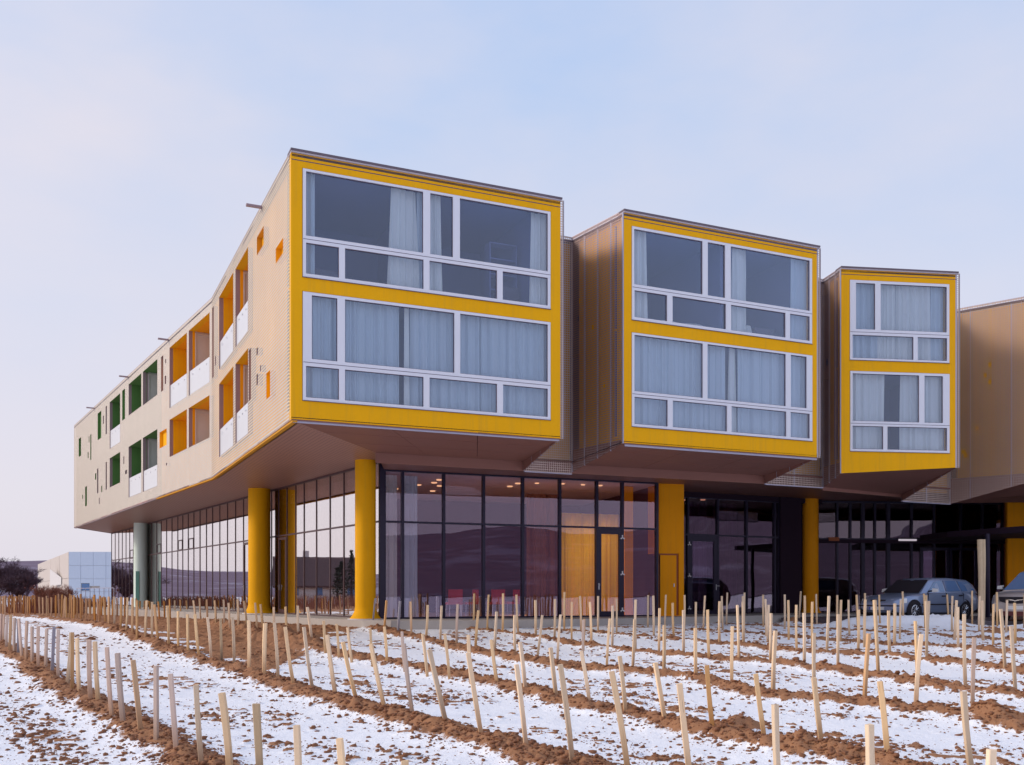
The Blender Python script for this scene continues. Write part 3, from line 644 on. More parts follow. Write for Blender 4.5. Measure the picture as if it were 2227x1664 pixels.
# end wall at the far left
frE = Fr(K0, (-28.25, 74.0), (-1, 0)); skin(frE, 0, frE.L, 4, 4.18, TOP, [], M['sheet'], back=M['green'])
# side walls of the boxes
def slope(L_, a, b): return lambda u: a + (b - a) * u / L_
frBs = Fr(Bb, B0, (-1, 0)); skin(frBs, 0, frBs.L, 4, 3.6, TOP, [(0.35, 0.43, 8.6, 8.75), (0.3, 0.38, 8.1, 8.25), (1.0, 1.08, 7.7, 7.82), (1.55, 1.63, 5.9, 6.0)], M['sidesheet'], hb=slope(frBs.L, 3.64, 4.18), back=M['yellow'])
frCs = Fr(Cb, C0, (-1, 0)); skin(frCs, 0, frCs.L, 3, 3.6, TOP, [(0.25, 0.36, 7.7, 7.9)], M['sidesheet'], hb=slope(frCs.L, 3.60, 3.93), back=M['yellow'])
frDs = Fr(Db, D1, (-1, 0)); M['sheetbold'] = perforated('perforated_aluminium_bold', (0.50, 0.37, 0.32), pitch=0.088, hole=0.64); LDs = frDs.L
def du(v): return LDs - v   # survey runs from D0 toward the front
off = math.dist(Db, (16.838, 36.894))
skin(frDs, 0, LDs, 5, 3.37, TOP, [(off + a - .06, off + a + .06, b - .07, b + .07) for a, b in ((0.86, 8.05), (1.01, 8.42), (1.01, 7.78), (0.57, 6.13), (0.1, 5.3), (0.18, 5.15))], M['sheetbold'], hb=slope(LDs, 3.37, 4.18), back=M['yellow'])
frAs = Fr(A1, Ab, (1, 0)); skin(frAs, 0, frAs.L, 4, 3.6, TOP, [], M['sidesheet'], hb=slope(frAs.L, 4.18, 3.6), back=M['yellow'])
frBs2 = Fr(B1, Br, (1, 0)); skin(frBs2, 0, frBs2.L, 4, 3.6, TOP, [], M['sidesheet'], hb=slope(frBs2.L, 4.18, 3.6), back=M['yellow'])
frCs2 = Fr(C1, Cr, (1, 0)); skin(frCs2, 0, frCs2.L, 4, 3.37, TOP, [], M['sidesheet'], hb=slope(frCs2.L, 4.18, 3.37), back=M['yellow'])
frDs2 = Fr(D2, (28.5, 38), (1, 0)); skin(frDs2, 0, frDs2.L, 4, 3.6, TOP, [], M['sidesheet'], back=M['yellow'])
# recessed walls between the boxes and skirts below them
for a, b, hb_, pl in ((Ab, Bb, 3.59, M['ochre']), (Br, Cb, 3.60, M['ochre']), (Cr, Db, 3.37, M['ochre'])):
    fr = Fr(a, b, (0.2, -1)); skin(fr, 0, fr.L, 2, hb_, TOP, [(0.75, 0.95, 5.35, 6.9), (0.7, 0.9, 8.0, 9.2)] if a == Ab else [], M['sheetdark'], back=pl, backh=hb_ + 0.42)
    mb = MB(); fr.box(mb, 0, fr.L, hb_ - 0.03, hb_, -0.06, 0.02); mb.build('sheet_rail', M['seam'], hotel)
for a, b, h0 in ((AQ, Ab, 3.59), (Bb, Br, 3.60), (Cb, Cr, 3.5)):
    fr = Fr(a, b, (0.2, -1)); mb = MB(); holed(mb, fr, 0, fr.L, h0, 3.90, [], 0.0, 0, 0.04); mb.build('soffit_skirt', M['soffit'], hotel)
# edge returns where the side sheets stand past the yellow fronts
for fr, x0 in ((frA, frA.L), (frB, frB.L), (frC, frC.L)):
    mb = MB(); h0 = 4.19; mb.quad(*[fr.p(u, h, -0.03) for u, h in ((x0 + 0.01, h0), (x0 + 0.12, h0), (x0 + 0.12, TOP - 0.02), (x0 + 0.01, TOP - 0.02))], 0, [(0, 0), (0.11, 0), (0.11, 6.5), (0, 6.5)])
    fr.box(mb, x0 + 0.115, x0 + 0.125, h0, TOP - 0.02, -0.06, -0.02, 1); mb.build('edge_panel', [M['sheetdark'], M['seam']], hotel)
for fr in (frB, frC):
    mb = MB(); fr.box(mb, -0.03, -0.005, 4.18 if fr is frB else 3.93, TOP - 0.05, -0.05, 0.0, 0); mb.build('edge_rail', M['seam'], hotel)
mb = MB(); fr2.box(mb, -0.0, 0.06, 4.19, TOP - .03, -0.1, 0.012); mb.build('corner_strip', M['yellow'], hotel)

# ---- soffits
def flat(name, pts, mat, parent=hotel, t=0.05, mi=0):
    mb = MB(); lo = [p for p in pts]; hi = [(x, y, z + t) for x, y, z in pts]; n = len(pts)
    ar = sum(pts[k][0] * pts[(k + 1) % n][1] - pts[(k + 1) % n][0] * pts[k][1] for k in range(n))
    if ar < 0: lo = lo[::-1]; hi = hi[::-1]
    mb.poly(lo[::-1]); mb.poly(hi)
    for k in range(n): j = (k + 1) % n; mb.quad(lo[k], lo[j], hi[j], hi[k])
    return mb.build(name, mat, parent)
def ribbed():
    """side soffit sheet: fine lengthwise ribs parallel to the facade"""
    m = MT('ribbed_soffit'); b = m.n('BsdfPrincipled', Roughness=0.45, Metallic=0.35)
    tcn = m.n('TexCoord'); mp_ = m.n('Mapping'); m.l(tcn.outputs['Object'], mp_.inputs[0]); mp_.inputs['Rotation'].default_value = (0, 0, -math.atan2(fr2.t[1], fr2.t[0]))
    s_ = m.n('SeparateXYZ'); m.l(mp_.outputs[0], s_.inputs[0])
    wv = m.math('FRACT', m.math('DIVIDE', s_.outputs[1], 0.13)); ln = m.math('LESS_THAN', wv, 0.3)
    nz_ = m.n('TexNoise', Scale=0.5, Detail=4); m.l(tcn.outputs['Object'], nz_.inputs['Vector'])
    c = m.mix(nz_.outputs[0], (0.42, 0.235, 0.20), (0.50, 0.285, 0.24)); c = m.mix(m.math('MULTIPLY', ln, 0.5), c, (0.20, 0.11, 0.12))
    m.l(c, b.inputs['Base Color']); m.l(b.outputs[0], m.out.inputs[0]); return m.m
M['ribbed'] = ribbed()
z = 4.18
def gl_(s): return (G0[0] + (GE[0] - G0[0]) * s / 44.64, G0[1] + (GE[1] - G0[1]) * s / 44.64)
def k_(s): return (K1[0] + (K0[0] - K1[0]) * s / 32.12, K1[1] + (K0[1] - K1[1]) * s / 32.12)
def a_(s): return (A0[0] + (K1[0] - A0[0]) * s / 13.21, A0[1] + (K1[1] - A0[1]) * s / 13.21)
for p, q, p2, q2 in ((a_(0), gl_(0), a_(4.4), gl_(3.4)), (a_(4.4), gl_(3.4), a_(8.8), gl_(6.8)), (a_(8.8), gl_(6.8), K1, gl_(10.4)), (K1, gl_(10.4), k_(5.4), gl_(16)), (k_(5.4), gl_(16), k_(10.8), gl_(21.6)), (k_(10.8), gl_(21.6), k_(16.1), gl_(27.2)), (k_(16.1), gl_(27.2), k_(21.4), gl_(32.8)), (k_(21.4), gl_(32.8), k_(26.8), gl_(38.4)), (k_(26.8), gl_(38.4), K0, GE)):
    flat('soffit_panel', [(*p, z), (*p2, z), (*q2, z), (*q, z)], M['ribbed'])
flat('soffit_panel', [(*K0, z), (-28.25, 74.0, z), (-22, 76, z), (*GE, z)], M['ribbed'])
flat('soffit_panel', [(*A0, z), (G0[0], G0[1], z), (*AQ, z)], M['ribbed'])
def lp(a, b, t): return (a[0] + (b[0] - a[0]) * t, a[1] + (b[1] - a[1]) * t)
for fa, fb, bb, ba in ((A0, A1, Ab, AQ), (B0, B1, Br, Bb)):
    for k in range(3):
        t0, t1 = k / 3 + (.004 if k else 0), (k + 1) / 3 - .004; z0, z1 = 4.17 - .3 * t0, 4.17 - .3 * t1
        for q in range(3):
            s0, s1 = q / 3 + (.0012 if q else 0), (q + 1) / 3 - (.0012 if q < 2 else 0)
            a, b, c, d = lp(lp(fa, ba, t0), lp(fb, bb, t0), s0), lp(lp(fa, ba, t0), lp(fb, bb, t0), s1), lp(lp(fa, ba, t1), lp(fb, bb, t1), s1), lp(lp(fa, ba, t1), lp(fb, bb, t1), s0)
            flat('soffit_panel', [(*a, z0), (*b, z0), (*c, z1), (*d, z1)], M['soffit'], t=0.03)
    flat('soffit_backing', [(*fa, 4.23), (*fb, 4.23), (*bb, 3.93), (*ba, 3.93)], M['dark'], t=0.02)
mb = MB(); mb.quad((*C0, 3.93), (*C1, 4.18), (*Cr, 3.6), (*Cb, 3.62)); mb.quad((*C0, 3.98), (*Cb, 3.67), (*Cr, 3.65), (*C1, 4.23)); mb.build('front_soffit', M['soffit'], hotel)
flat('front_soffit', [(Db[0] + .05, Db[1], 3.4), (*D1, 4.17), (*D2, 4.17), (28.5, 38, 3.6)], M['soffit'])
for fr, h0 in ((frA, 4.12), (frB, 4.11)):
    mb = MB(); fr.box(mb, 0.05, fr.L - 0.02, h0, h0 + 0.06, -0.06, -0.03, 0); mb.build('edge_rail', M['seam'], hotel)
# inner soffit over the recessed ground floor
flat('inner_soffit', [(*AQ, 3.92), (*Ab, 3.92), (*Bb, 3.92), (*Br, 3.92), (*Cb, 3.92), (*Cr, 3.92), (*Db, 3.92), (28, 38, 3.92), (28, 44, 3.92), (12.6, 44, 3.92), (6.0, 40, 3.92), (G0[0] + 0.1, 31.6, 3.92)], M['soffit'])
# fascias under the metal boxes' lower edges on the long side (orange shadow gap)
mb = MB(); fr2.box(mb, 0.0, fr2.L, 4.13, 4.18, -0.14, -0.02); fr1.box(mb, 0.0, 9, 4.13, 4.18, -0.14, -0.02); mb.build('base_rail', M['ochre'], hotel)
mb = MB(); fr1.box(mb, 9, fr1.L, 4.14, 4.18, -0.14, -0.02); mb.build('base_rail', M['lining'], hotel)

# ---- roof and hidden rear walls
mb = MB(); mb.prism([A0, A1, Ab, Bb, B0, B1, Br, Cb, C0, C1, Cr, Db, D1, D2, (28.5, 60), (-24, 78), (-28.2, 74), K0, K1], 10.54, 10.60); mb.build('roof', M['cap'], hotel)
mb = MB()
for a, b in (((28.5, 38), (28.5, 60)), ((28.5, 60), (-24, 78)), ((-24, 78), (-28.2, 74))):
    f_ = Fr(a, b, ((a[0] + b[0]) / 2, (a[1] + b[1]) / 2 - 50)); f_.box(mb, 0, f_.L, -1.0, 10.54, -0.2, 0)
mb.build('rear_wall', M['offwhite'], hotel)

# ---- guest rooms behind the fronts
def room(fr, u0, u1, h0, h1, depth=4.5, parts=()):
    mb = MB(); d0, d1 = -0.17, -depth
    for ua, ub in ((0.0, u0), (u1, fr.L)):      # window recess is wider than the room
        mb.quad(fr.p(ua, h0, -.5), fr.p(ub, h0, -.5), fr.p(ub, h1, -.5), fr.p(ua, h1, -.5), 0)
    for hh in (h0, h1): mb.quad(fr.p(0.2, hh, -.17), fr.p(fr.L - .2, hh, -.17), fr.p(fr.L - .2, hh, -.5), fr.p(.2, hh, -.5), 0)
    d0 = -0.5
    mb.quad(fr.p(u0, h0, d0), fr.p(u1, h0, d0), fr.p(u1, h0, d1), fr.p(u0, h0, d1), 1)
    mb.quad(fr.p(u0, h1, d0), fr.p(u1, h1, d0), fr.p(u1, h1, d1), fr.p(u0, h1, d1), 0)
    mb.quad(fr.p(u0, h0, d1), fr.p(u1, h0, d1), fr.p(u1, h1, d1), fr.p(u0, h1, d1), 0)
    for u in (u0, u1): mb.quad(fr.p(u, h0, d0), fr.p(u, h1, d0), fr.p(u, h1, d1), fr.p(u, h0, d1), 0)
    for u in parts: fr.box(mb, u - 0.05, u + 0.05, h0 + 0.002, h1 - 0.002, d1 + 0.01, -0.3, 0)
    mb.build('guest_room', [M['room'], M['roomdark']], hotel)
for fr, L_, pr in ((frA, frA.L, (3.43,)), (frB, frB.L, (3.55,)), (frC, frC.L, ()), (frD, LD, ())):
    room(fr, 0.45, L_ - 0.62, 7.5, 10.42, 4.2 if fr is not frC else 3.2, pr); room(fr, 0.45, L_ - 0.62, 4.45, 7.45, 4.2 if fr is not frC else 3.2, pr)
# ---- glazed ground floor walls
def glazing(fr, u_m, h0, h1, ht, fm, gm, mw=0.05, md=0.12, mo=0.03, skip=(), thick=(), gname='glass_pane', doors=()):
    """u_m mullion positions; transom at ht; panes, mullions and transoms are parts of the building"""
    for u in u_m:
        w_ = mw * (1.8 if u in thick else 1); mb = MB(); fr.box(mb, u - w_ / 2, u + w_ / 2, h0, h1, -md, mo); mb.build('mullion', fm, hotel)
    for a, b in zip(u_m[:-1], u_m[1:]):
        if (a, b) in skip: continue
        isdoor = any(abs(a - d) < 0.01 for d in doors)
        for k, (y0, y1) in enumerate(((h0 + 0.05, ht - 0.03), (ht + 0.03, h1 - 0.03))):
            if isdoor and k == 0: continue
            mb = MB(); fr.box(mb, a + mw / 2 - 0.004, b - mw / 2 + 0.004, y0 - 0.004, y1 + 0.004, -0.05 + (.03 - mo) , -0.04 + (.03 - mo)); mb.build(gname, gm, hotel)
    mb = MB(); a, b = u_m[0], u_m[-1]
    fr.box(mb, a, b, ht - 0.03, ht + 0.03, -0.09, mo - 0.004); mb.build('transom', fm, hotel)
    mb = MB(); fr.box(mb, a, b, h0 - 0.02, h0 + 0.05, -0.10, 0.02); mb.build('bottom_rail', fm, hotel)
    mb = MB(); fr.box(mb, a, b, h1 - 0.03, h1 + 0.05, -0.10, 0.02); mb.build('top_rail', fm, hotel)

frG = Fr(G0, GE, (-1, 0)); frF = Fr(G0, (5.14, 34.9), (0.3, -1)); frS = Fr((6.45, 37.82), (10.9, 40.15), (0.3, -1)); frR = Fr((12.90, 41.5), (21.3, 42.5), (0, -1))
mG = [0.04, 1.9, 2.91, 4.15, 5.45, 6.71, 7.61, 8.58, 9.56, 10.42, 11.9, 13.2, 14.15, 15.32, 16.56, 17.8, 19.02, 20.09, 21.27, 22.44, 23.55, 24.68, 25.73, 27.01, 28.25, 29.53, 30.63, 31.92, 33.16, 34.5, 35.8, 37.0, 38.2, 39.36, 40.58, 41.76, 43.01, 44.3]
glazing(frG, mG, -0.82, 4.14, 2.27, M['bronze'], M['gl_side'], thick=(21.27,), mo=0.006, mw=0.045)
# small opening lights in the side glazing
for a, b, y0, y1 in ((29.53, 30.63, 2.29, 2.83), (24.68, 25.73, 2.28, 2.83), (22.44, 23.55, 2.26, 2.82), (37.0, 38.2, 2.2, 2.77)):
    mb = MB(); holed(mb, frG, a + .02, b - .02, y0, y1, [(a + .07, b - .07, y0 + .05, y1 - .05)], 0.02, 0, 0.05); mb.build('vent_window', M['bronze'], hotel)
def gdoor(fr, u0, u1, h0, h1, fm, gm, st=0.10, hinges=None, hside=1, handle=None):
    mb = MB(); holed(mb, fr, u0, u1, h0, h1, [(u0 + st, u1 - st, h0 + 0.17, h1 - st)], 0.02, 0, 0.07); d = mb.build('glass_door', fm, hotel)
    mb = MB(); fr.box(mb, u0 + st, u1 - st, h0 + 0.17, h1 - st, -0.03, -0.02); mb.build('glass_pane', gm, d)
    if handle is not None:
        mb = MB(); fr.box(mb, handle - .015, handle + .015, 0.12, 0.34, 0.02, 0.03); mb.tube(fr.p(handle, .28, .03), fr.p(handle, .28, .08), .01, .01); fr.box(mb, handle - .01, handle + .12 * hside * -1 * 1.0 if hside < 0 else handle + .02, .27, .29, .07, .085)
        mb.build('handle', M['steel'], d)
    for hh in (hinges or ()):
        mb = MB(); u = (u1 - 0.06) if hside > 0 else (u0 + 0.06)
        for an in (90, 210, 330):
            e_ = (u + 0.085 * math.cos(R(an + 30 * 0)), hh + 0.085 * math.sin(R(an)))
            mb.tube(fr.p(u, hh, 0.03), fr.p(e_[0], e_[1], 0.03), .022, .028, 6)
        mb.build('hinge', M['hinge'], d)
gdoor(frG, 8.62, 9.52, -0.8, 2.2, M['bronze'], M['gl_side'], handle=9.4)
gdoor(frG, 13.25, 14.1, -0.8, 2.2, M['bronze'], M['gl_side'], handle=14.0)
# front hall glazing
mF = [0.12, 0.76, 2.14, 3.52, 4.92, 6.29, 7.70, 8.70, 10.09]
glazing(frF, mF, -0.82, 3.90, 2.27, M['frame'], M['gl_front'], mw=0.085, doors=(7.70,))
gdoor(frF, 7.67, 8.74, -0.80, 2.24, M['frame'], M['gl_front'], st=0.19, hinges=(1.94, 0.68, -0.59), hside=1, handle=7.76)
mb = MB(); frF.box(mb, 0.0, 0.2, -0.82, 4.1, -0.14, 0.04); mb.build('corner_post', M['frame'], hotel)
# second, recessed glazing
mS = [0.06, 0.40, 1.86, 3.32, 4.80, 5.03]
glazing(frS, mS, -0.88, 3.72, 2.27, M['frame'], M['gl_court'], mw=0.085, doors=(0.40,))
gdoor(frS, 0.38, 1.88, -0.86, 2.24, M['frame'], M['gl_front'], st=0.22, hinges=(1.90, 0.68, -0.58), hside=-1, handle=1.76)
mb = MB(); frS.box(mb, 0, 7.4, 3.72, 3.92, -0.3, 0.02); mb.build('fascia', M['dark'], hotel)
mb = MB(); frS.box(mb, 5.02, 6.15, -0.9, 3.92, -0.6, 0.1); mb.build('dark_pier', M['dark'], hotel)
# third glazing at the entrance court
mR = [0.0, 0.87, 1.45, 2.01, 2.55, 3.15, 4.2, 5.22, 6.45, 7.44, 8.39]
glazing(frR, mR, -0.9, 3.85, 2.3, M['frame'], M['gl_court'], mw=0.08, thick=(3.15, 2.01))
gdoor(frR, 4.6, 5.9, -0.88, 1.95, M['frame'], M['gl_front'], st=0.12, handle=5.8); gdoor(frR, 5.92, 7.2, -0.88, 1.95, M['frame'], M['gl_front'], st=0.12, handle=6.0)
mb = MB(); frR.box(mb, 8.39, 9.0, -0.9, 3.92, -0.4, 0.15); mb.build('dark_pier', M['rust'], hotel)
mb = MB(); frR.box(mb, 0, 9.5, 2.12, 2.27, 0.0, 0.1); mb.build('door_beam', M['dark'], hotel)
# side link wall between the glazings
mb = MB(); fl = Fr((5.3, 35.2), (6.45, 37.82), (1, -0.4)); fl.box(mb, 0, fl.L, -0.85, 3.92, -0.1, 0); mb.build('link_wall', M['dark'], hotel)
mb = MB(); fl = Fr((10.9, 40.15), (12.9, 41.5), (0.3, -1)); fl.box(mb, 0, fl.L, -0.9, 3.92, -0.1, 0); mb.build('link_wall', M['dark'], hotel)
# orange pier with a flush service door
frP = Fr((5.25, 35.15), (6.20, 35.45), (0.2, -1))
mb = MB(); holed(mb, frP, 0, frP.L, -0.84, 3.92, [(0.0, 0.80, -0.80, 1.42)], 0.0, 0, 0.9)
pier = mb.build('orange_pier', M['orange'], hotel)
mb = MB(); frP.box(mb, 0.0, 0.72, -0.80, 1.36, -0.12, -0.05); frP.box(mb, 0.72, 0.80, -0.80, 1.42, -0.5, -0.06, 1); frP.box(mb, 0.0, 0.72, 1.36, 1.42, -0.5, -0.03, 1)
dr = mb.build('service_door', [M['orange'], M['rust']], pier)
mb = MB(); frP.box(mb, 0.60, 0.63, 0.22, 0.34, -0.05, -0.02); mb.build('handle', M['steel'], dr)
# orange wall at the right edge
frO = Fr((19.95, 39.6), (23.5, 39.2), (0, -1)); mb = MB(); frO.box(mb, 0, frO.L, -0.95, 3.9, -0.2, 0); mb.build('orange_pier', M['orange'], hotel)
# wall lamp and notice plate by the entrance
mb = MB(); frR.box(mb, 3.55, 4.35, 2.22, 2.30, 0.10, 0.14); mb.build('door_lamp', M['tube'], hotel)
mb = MB(); frR.box(mb, 0.45, 0.9, 2.20, 2.36, 0.05, 0.12); mb.build('door_operator', M['rust'], hotel)

# ---- columns
def column(x, y, r, top, base, mat, label, flare=True):
    c = MB(); f = 0.19 if flare else 0.0
    prof = [(r + f * (1 - k / 7) ** 2.2, base + 0.42 * k / 7) for k in range(8)] + [(r, base + 0.8), (r, (base + top) / 2), (r, top)]
    c.lathe(x, y, prof, 40); ob = c.build('column', mat, hotel, smooth=True, label=label)
    if flare:
        d = MB(); d.lathe(x, y, [(r + f + 0.05, base - 0.01), (r + f + 0.05, base + 0.018), (0.01, base + 0.02)], 40); d.build('column_foot', M['white'], ob)
    return ob
column(-10.15, 39.5, 0.435, 4.20, -0.82, M['yellow'], 'wider yellow column left of the corner')
column(-4.62, 31.0, 0.325, 4.20, -0.82, M['yellow'], 'slim yellow column by the glass corner')
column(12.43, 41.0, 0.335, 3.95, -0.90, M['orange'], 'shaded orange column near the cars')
mc = column(-22.2, 58.8, 0.40, 4.20, -0.86, M['mint'], 'mint green column under the far end', flare=False)
mb = MB(); fm_ = Fr((-22.33, 58.40), (-22.10, 58.40), (0.38, -1)); fm_.box(mb, 0, 0.2, -0.84, 1.30, -0.1, 0.05); mb.build('niche', M['teal'], mc)

# ---- entrance canopy
mb = MB()
cp = [((2000 - CX) / F * 41.2, 41.2), ((2060 - CX) / F * 38.6, 38.6), ((2240 - CX) / F * 35.2, 35.2), (27, 35.4), (27, 41.6)]
mb.prism(cp, 2.20, 2.42); can = mb.build('entrance_canopy', M['dark'], hotel)
mb = MB(); mb.box(19.4, 26, 35.9, 36.0, 2.12, 2.17); mb.build('canopy_rail', M['steel'], can)
mb = MB(); mb.tube(((2148 - CX) / F * 36.5, 36.5, -0.95), ((2148 - CX) / F * 36.5, 36.5, 2.2), 0.085, 0.085, 12); mb.build('canopy_post', M['frame'], can)

# ---- hall interior
mb = MB()
P_ = [frF.p(0.05, 0, -0.2)[:2], frF.p(10.3, 0, -0.2)[:2], frF.p(11.5, 0, -9)[:2], frF.p(1.0, 0, -9)[:2], frG.p(13.5, 0, -1.5)[:2], frG.p(13.5, 0, -0.3)[:2]]
mb.poly([(x, y, -0.80) for x, y in P_], 1); mb.poly([(x, y, 3.88) for x, y in P_], 2)
for a, b in ((P_[1], P_[2]), (P_[2], P_[3]), (P_[3], P_[4]), (P_[4], P_[5])): mb.quad((*a, -0.8), (*b, -0.8), (*b, 3.88), (*a, 3.88), 0)
mb.build('dining_hall', [M['hall'], M['hallfloor'], M['hallceil']], hotel)
mb = MB()
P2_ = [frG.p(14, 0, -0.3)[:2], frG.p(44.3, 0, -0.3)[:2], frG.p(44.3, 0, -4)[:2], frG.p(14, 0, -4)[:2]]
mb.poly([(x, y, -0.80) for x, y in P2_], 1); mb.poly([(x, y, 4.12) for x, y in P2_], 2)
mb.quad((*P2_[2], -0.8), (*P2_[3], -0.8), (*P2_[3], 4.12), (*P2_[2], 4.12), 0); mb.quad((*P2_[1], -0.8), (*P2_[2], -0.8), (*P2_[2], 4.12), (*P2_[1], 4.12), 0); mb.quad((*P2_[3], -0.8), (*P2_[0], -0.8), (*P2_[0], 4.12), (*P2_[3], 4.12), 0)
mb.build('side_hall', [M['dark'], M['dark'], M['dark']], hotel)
for fr, L_, dp in ((frS, 5.1, 5), (frR, 8.4, 7)):
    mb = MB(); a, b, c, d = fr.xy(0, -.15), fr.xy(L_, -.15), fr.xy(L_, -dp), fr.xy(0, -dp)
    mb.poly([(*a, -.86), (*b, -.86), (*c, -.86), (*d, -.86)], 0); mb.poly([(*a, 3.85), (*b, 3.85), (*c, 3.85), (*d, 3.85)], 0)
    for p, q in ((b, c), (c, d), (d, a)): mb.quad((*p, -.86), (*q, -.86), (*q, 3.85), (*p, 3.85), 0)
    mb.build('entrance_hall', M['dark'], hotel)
def lamps(fr, pts, h):
    for u, d in pts:
        mb = MB(); x, y, _ = fr.p(u, 0, d); mb.lathe(x, y, [(0.11, h), (0.09, h - 0.03), (0.001, h - 0.03)], 14); mb.build('downlight', M['lamp'], hotel)
lamps(frF, [(2.5, -1.6), (2.3, -3.4), (3.1, -3.4), (2.6, -2.5), (5.4, -1.6), (5.5, -2.6), (1.9, -5), (3.4, -5.2)], 3.87)
for u, d in ((6.9, -1.1), (7.7, -1.1), (8.4, -1.1), (6.0, -1.3)):      # spots added behind the golden curtain to brighten its cloth
    x, y, _ = frF.p(u, 0, d); mb = MB(); mb.lathe(x, y, [(0.08, 3.87), (0.07, 3.84), (0.001, 3.84)], 14); dl = mb.build('downlight', M['lamp'], hotel)
    ld = bpy.data.lights.new('curtain_fill_spot', 'SPOT'); ld.energy = 190; ld.color = (1.0, 0.78, 0.5); ld.spot_size = R(80); ld.spot_blend = 0.8; ld.shadow_soft_size = 0.06
    lo_ = bpy.data.objects.new('curtain_fill_spot', ld); COL.objects.link(lo_); lo_.parent = dl; lo_.location = (0, 0, -0.02)
lamps(frS, [(0.9, -1.2), (1.8, -2.0), (2.4, -1.6), (3.6, -1.0)], 3.84)
mb = MB(); frF.box(mb, 9.3, 9.65, -0.8, 3.86, -1.3, -0.95); mb.build('inner_column', M['orange'], hotel)

# ------------------------------------------------------------------ curtains (hang behind the glass: things of their own)
def curtain(fr, u0, u1, h0, h1, d, label, mat='curtain', group='curtains behind the hotel windows', waves=None, flare=0.0, amp=0.035, seed=0, pinch=0.0):
    amp = amp * 1.7; g = random.Random(seed * 31 + int(u0 * 100)); W = u1 - u0; nseg = max(20, int(W * 44)); mb = MB(); prev = None
    ph = [g.random() * 6.28 for _ in range(4)]; fr_ = [g.uniform(24, 34), g.uniform(44, 56), g.uniform(6, 10), g.uniform(70, 90)]
    rowsn = 7; grid = []
    for j in range(rowsn):
        t = j / (rowsn - 1); h = h1 + (h0 - h1) * t; r_ = []
        for i in range(nseg + 1):
            s = i / nseg; uu = u0 + W * s
            uu += flare * t * (s - 0.5) * 1.0 + pinch * math.sin(math.pi * t) * (0.5 - s)
            dd = d + amp * (0.55 * math.sin(fr_[0] * uu + ph[0]) + 0.3 * math.sin(fr_[1] * uu + ph[1]) + 0.7 * math.sin(fr_[2] * uu + ph[2]) + .15 * math.sin(fr_[3] * uu + ph[3])) * (0.75 + 0.25 * t)
            r_.append(fr.p(uu, h, dd))
        grid.append(r_)
    for j in range(rowsn - 1):
        for i in range(nseg): mb.quad(grid[j][i], grid[j][i + 1], grid[j + 1][i + 1], grid[j + 1][i])
    ob = mb.build('curtain', M[mat], None, smooth=False)
    ob['label'] = label; ob['category'] = 'curtain'; ob['group'] = group
    return ob
BIG, MID, SML = 'big left yellow front', 'middle yellow front', 'narrow right yellow front'
for a in [(frA, .38, .62, 7.7, 10.3, 'curtain', f'narrow grey blue curtain at the left edge, upper window of the {BIG}', 0),
          (frA, 2.55, 3.22, 7.7, 10.3, 'curtain2', f'bright white gathered curtain in the middle of the upper window, {BIG}', .18),
          (frA, 3.26, 3.42, 7.7, 10.3, 'curtain', f'thin blue curtain beside the white one, upper window of the {BIG}', 0),
          (frA, 3.62, 3.90, 7.7, 10.3, 'curtain2', f'white curtain behind the narrow upper pane of the {BIG}', .1),
          (frA, 6.5, 6.98, 7.7, 10.3, 'curtain2', f'pale curtain at the right edge, upper window of the {BIG}', .08),
          (frA, .35, 2.78, 4.6, 7.3, 'curtain', f'wide drawn blue curtain left of the gap, lower window of the {BIG}', 0),
          (frA, 2.92, 3.04, 4.6, 7.3, 'curtain2', f'thin bright strip of curtain, lower window of the {BIG}', .04),
          (frA, 3.08, 4.98, 4.6, 7.3, 'curtain', f'drawn blue curtain right of the bright strip, lower window of the {BIG}', 0),
          (frA, 5.02, 6.98, 4.6, 7.3, 'curtain', f'drawn blue curtain at the right end, lower window of the {BIG}', 0),
          (frB, .38, .85, 7.7, 10.3, 'curtain2', f'white curtain at the left edge, upper window of the {MID}', .12),
          (frB, 3.86, 4.38, 7.7, 10.3, 'curtain2', f'white gathered curtain right of centre, upper window of the {MID}', .12),
          (frB, 6.05, 6.7, 7.7, 10.3, 'curtain', f'pale blue curtain at the right edge, upper window of the {MID}', .05),
          (frB, .35, 3.62, 4.6, 7.3, 'curtain', f'wide drawn curtain in the left half, lower window of the {MID}', 0),
          (frB, 3.80, 4.02, 4.6, 7.3, 'curtain2', f'bright folded curtain edge in the centre, lower window of the {MID}', .06),
          (frB, 4.06, 6.72, 4.6, 7.3, 'curtain', f'wide drawn curtain in the right half, lower window of the {MID}', 0),
          (frC, .38, 1.34, 7.7, 10.3, 'curtain', f'dim curtain behind the narrow left pane, upper window of the {SML}', 0),
          (frC, 1.38, 2.02, 7.7, 10.3, 'curtain2', f'bright curtain left of centre, upper window of the {SML}', 0),
          (frC, 2.06, 3.25, 7.7, 10.3, 'curtain2', f'pale curtain right of centre, upper window of the {SML}', 0.05),
          (frC, 3.28, 3.75, 7.7, 10.3, 'curtain', f'shaded curtain at the right edge, upper window of the {SML}', 0),
          (frC, .38, 1.62, 4.6, 7.3, 'curtain2', f'open curtain left of the dark gap, lower window of the {SML}', -.08),
          (frC, 2.22, 3.78, 4.6, 7.3, 'curtain2', f'open curtain right of the dark gap, lower window of the {SML}', .08)]:
    fr, u0, u1, h0, h1, mt, lb, fl_ = a
    curtain(fr, u0, u1, h0, h1, -0.24, lb, mt, flare=fl_, seed=int(u1 * 10))
GH = 'curtains in the ground floor hall'
curtain(frF, 0.26, 0.70, -0.78, 3.8, -0.4, 'narrow white curtain next to the glass corner of the dining hall', 'curtain2', GH, seed=3)
curtain(frF, 0.84, 1.36, -0.78, 3.8, -0.4, 'pale curtain behind the second tall pane of the dining hall', 'curtain', GH, seed=4)
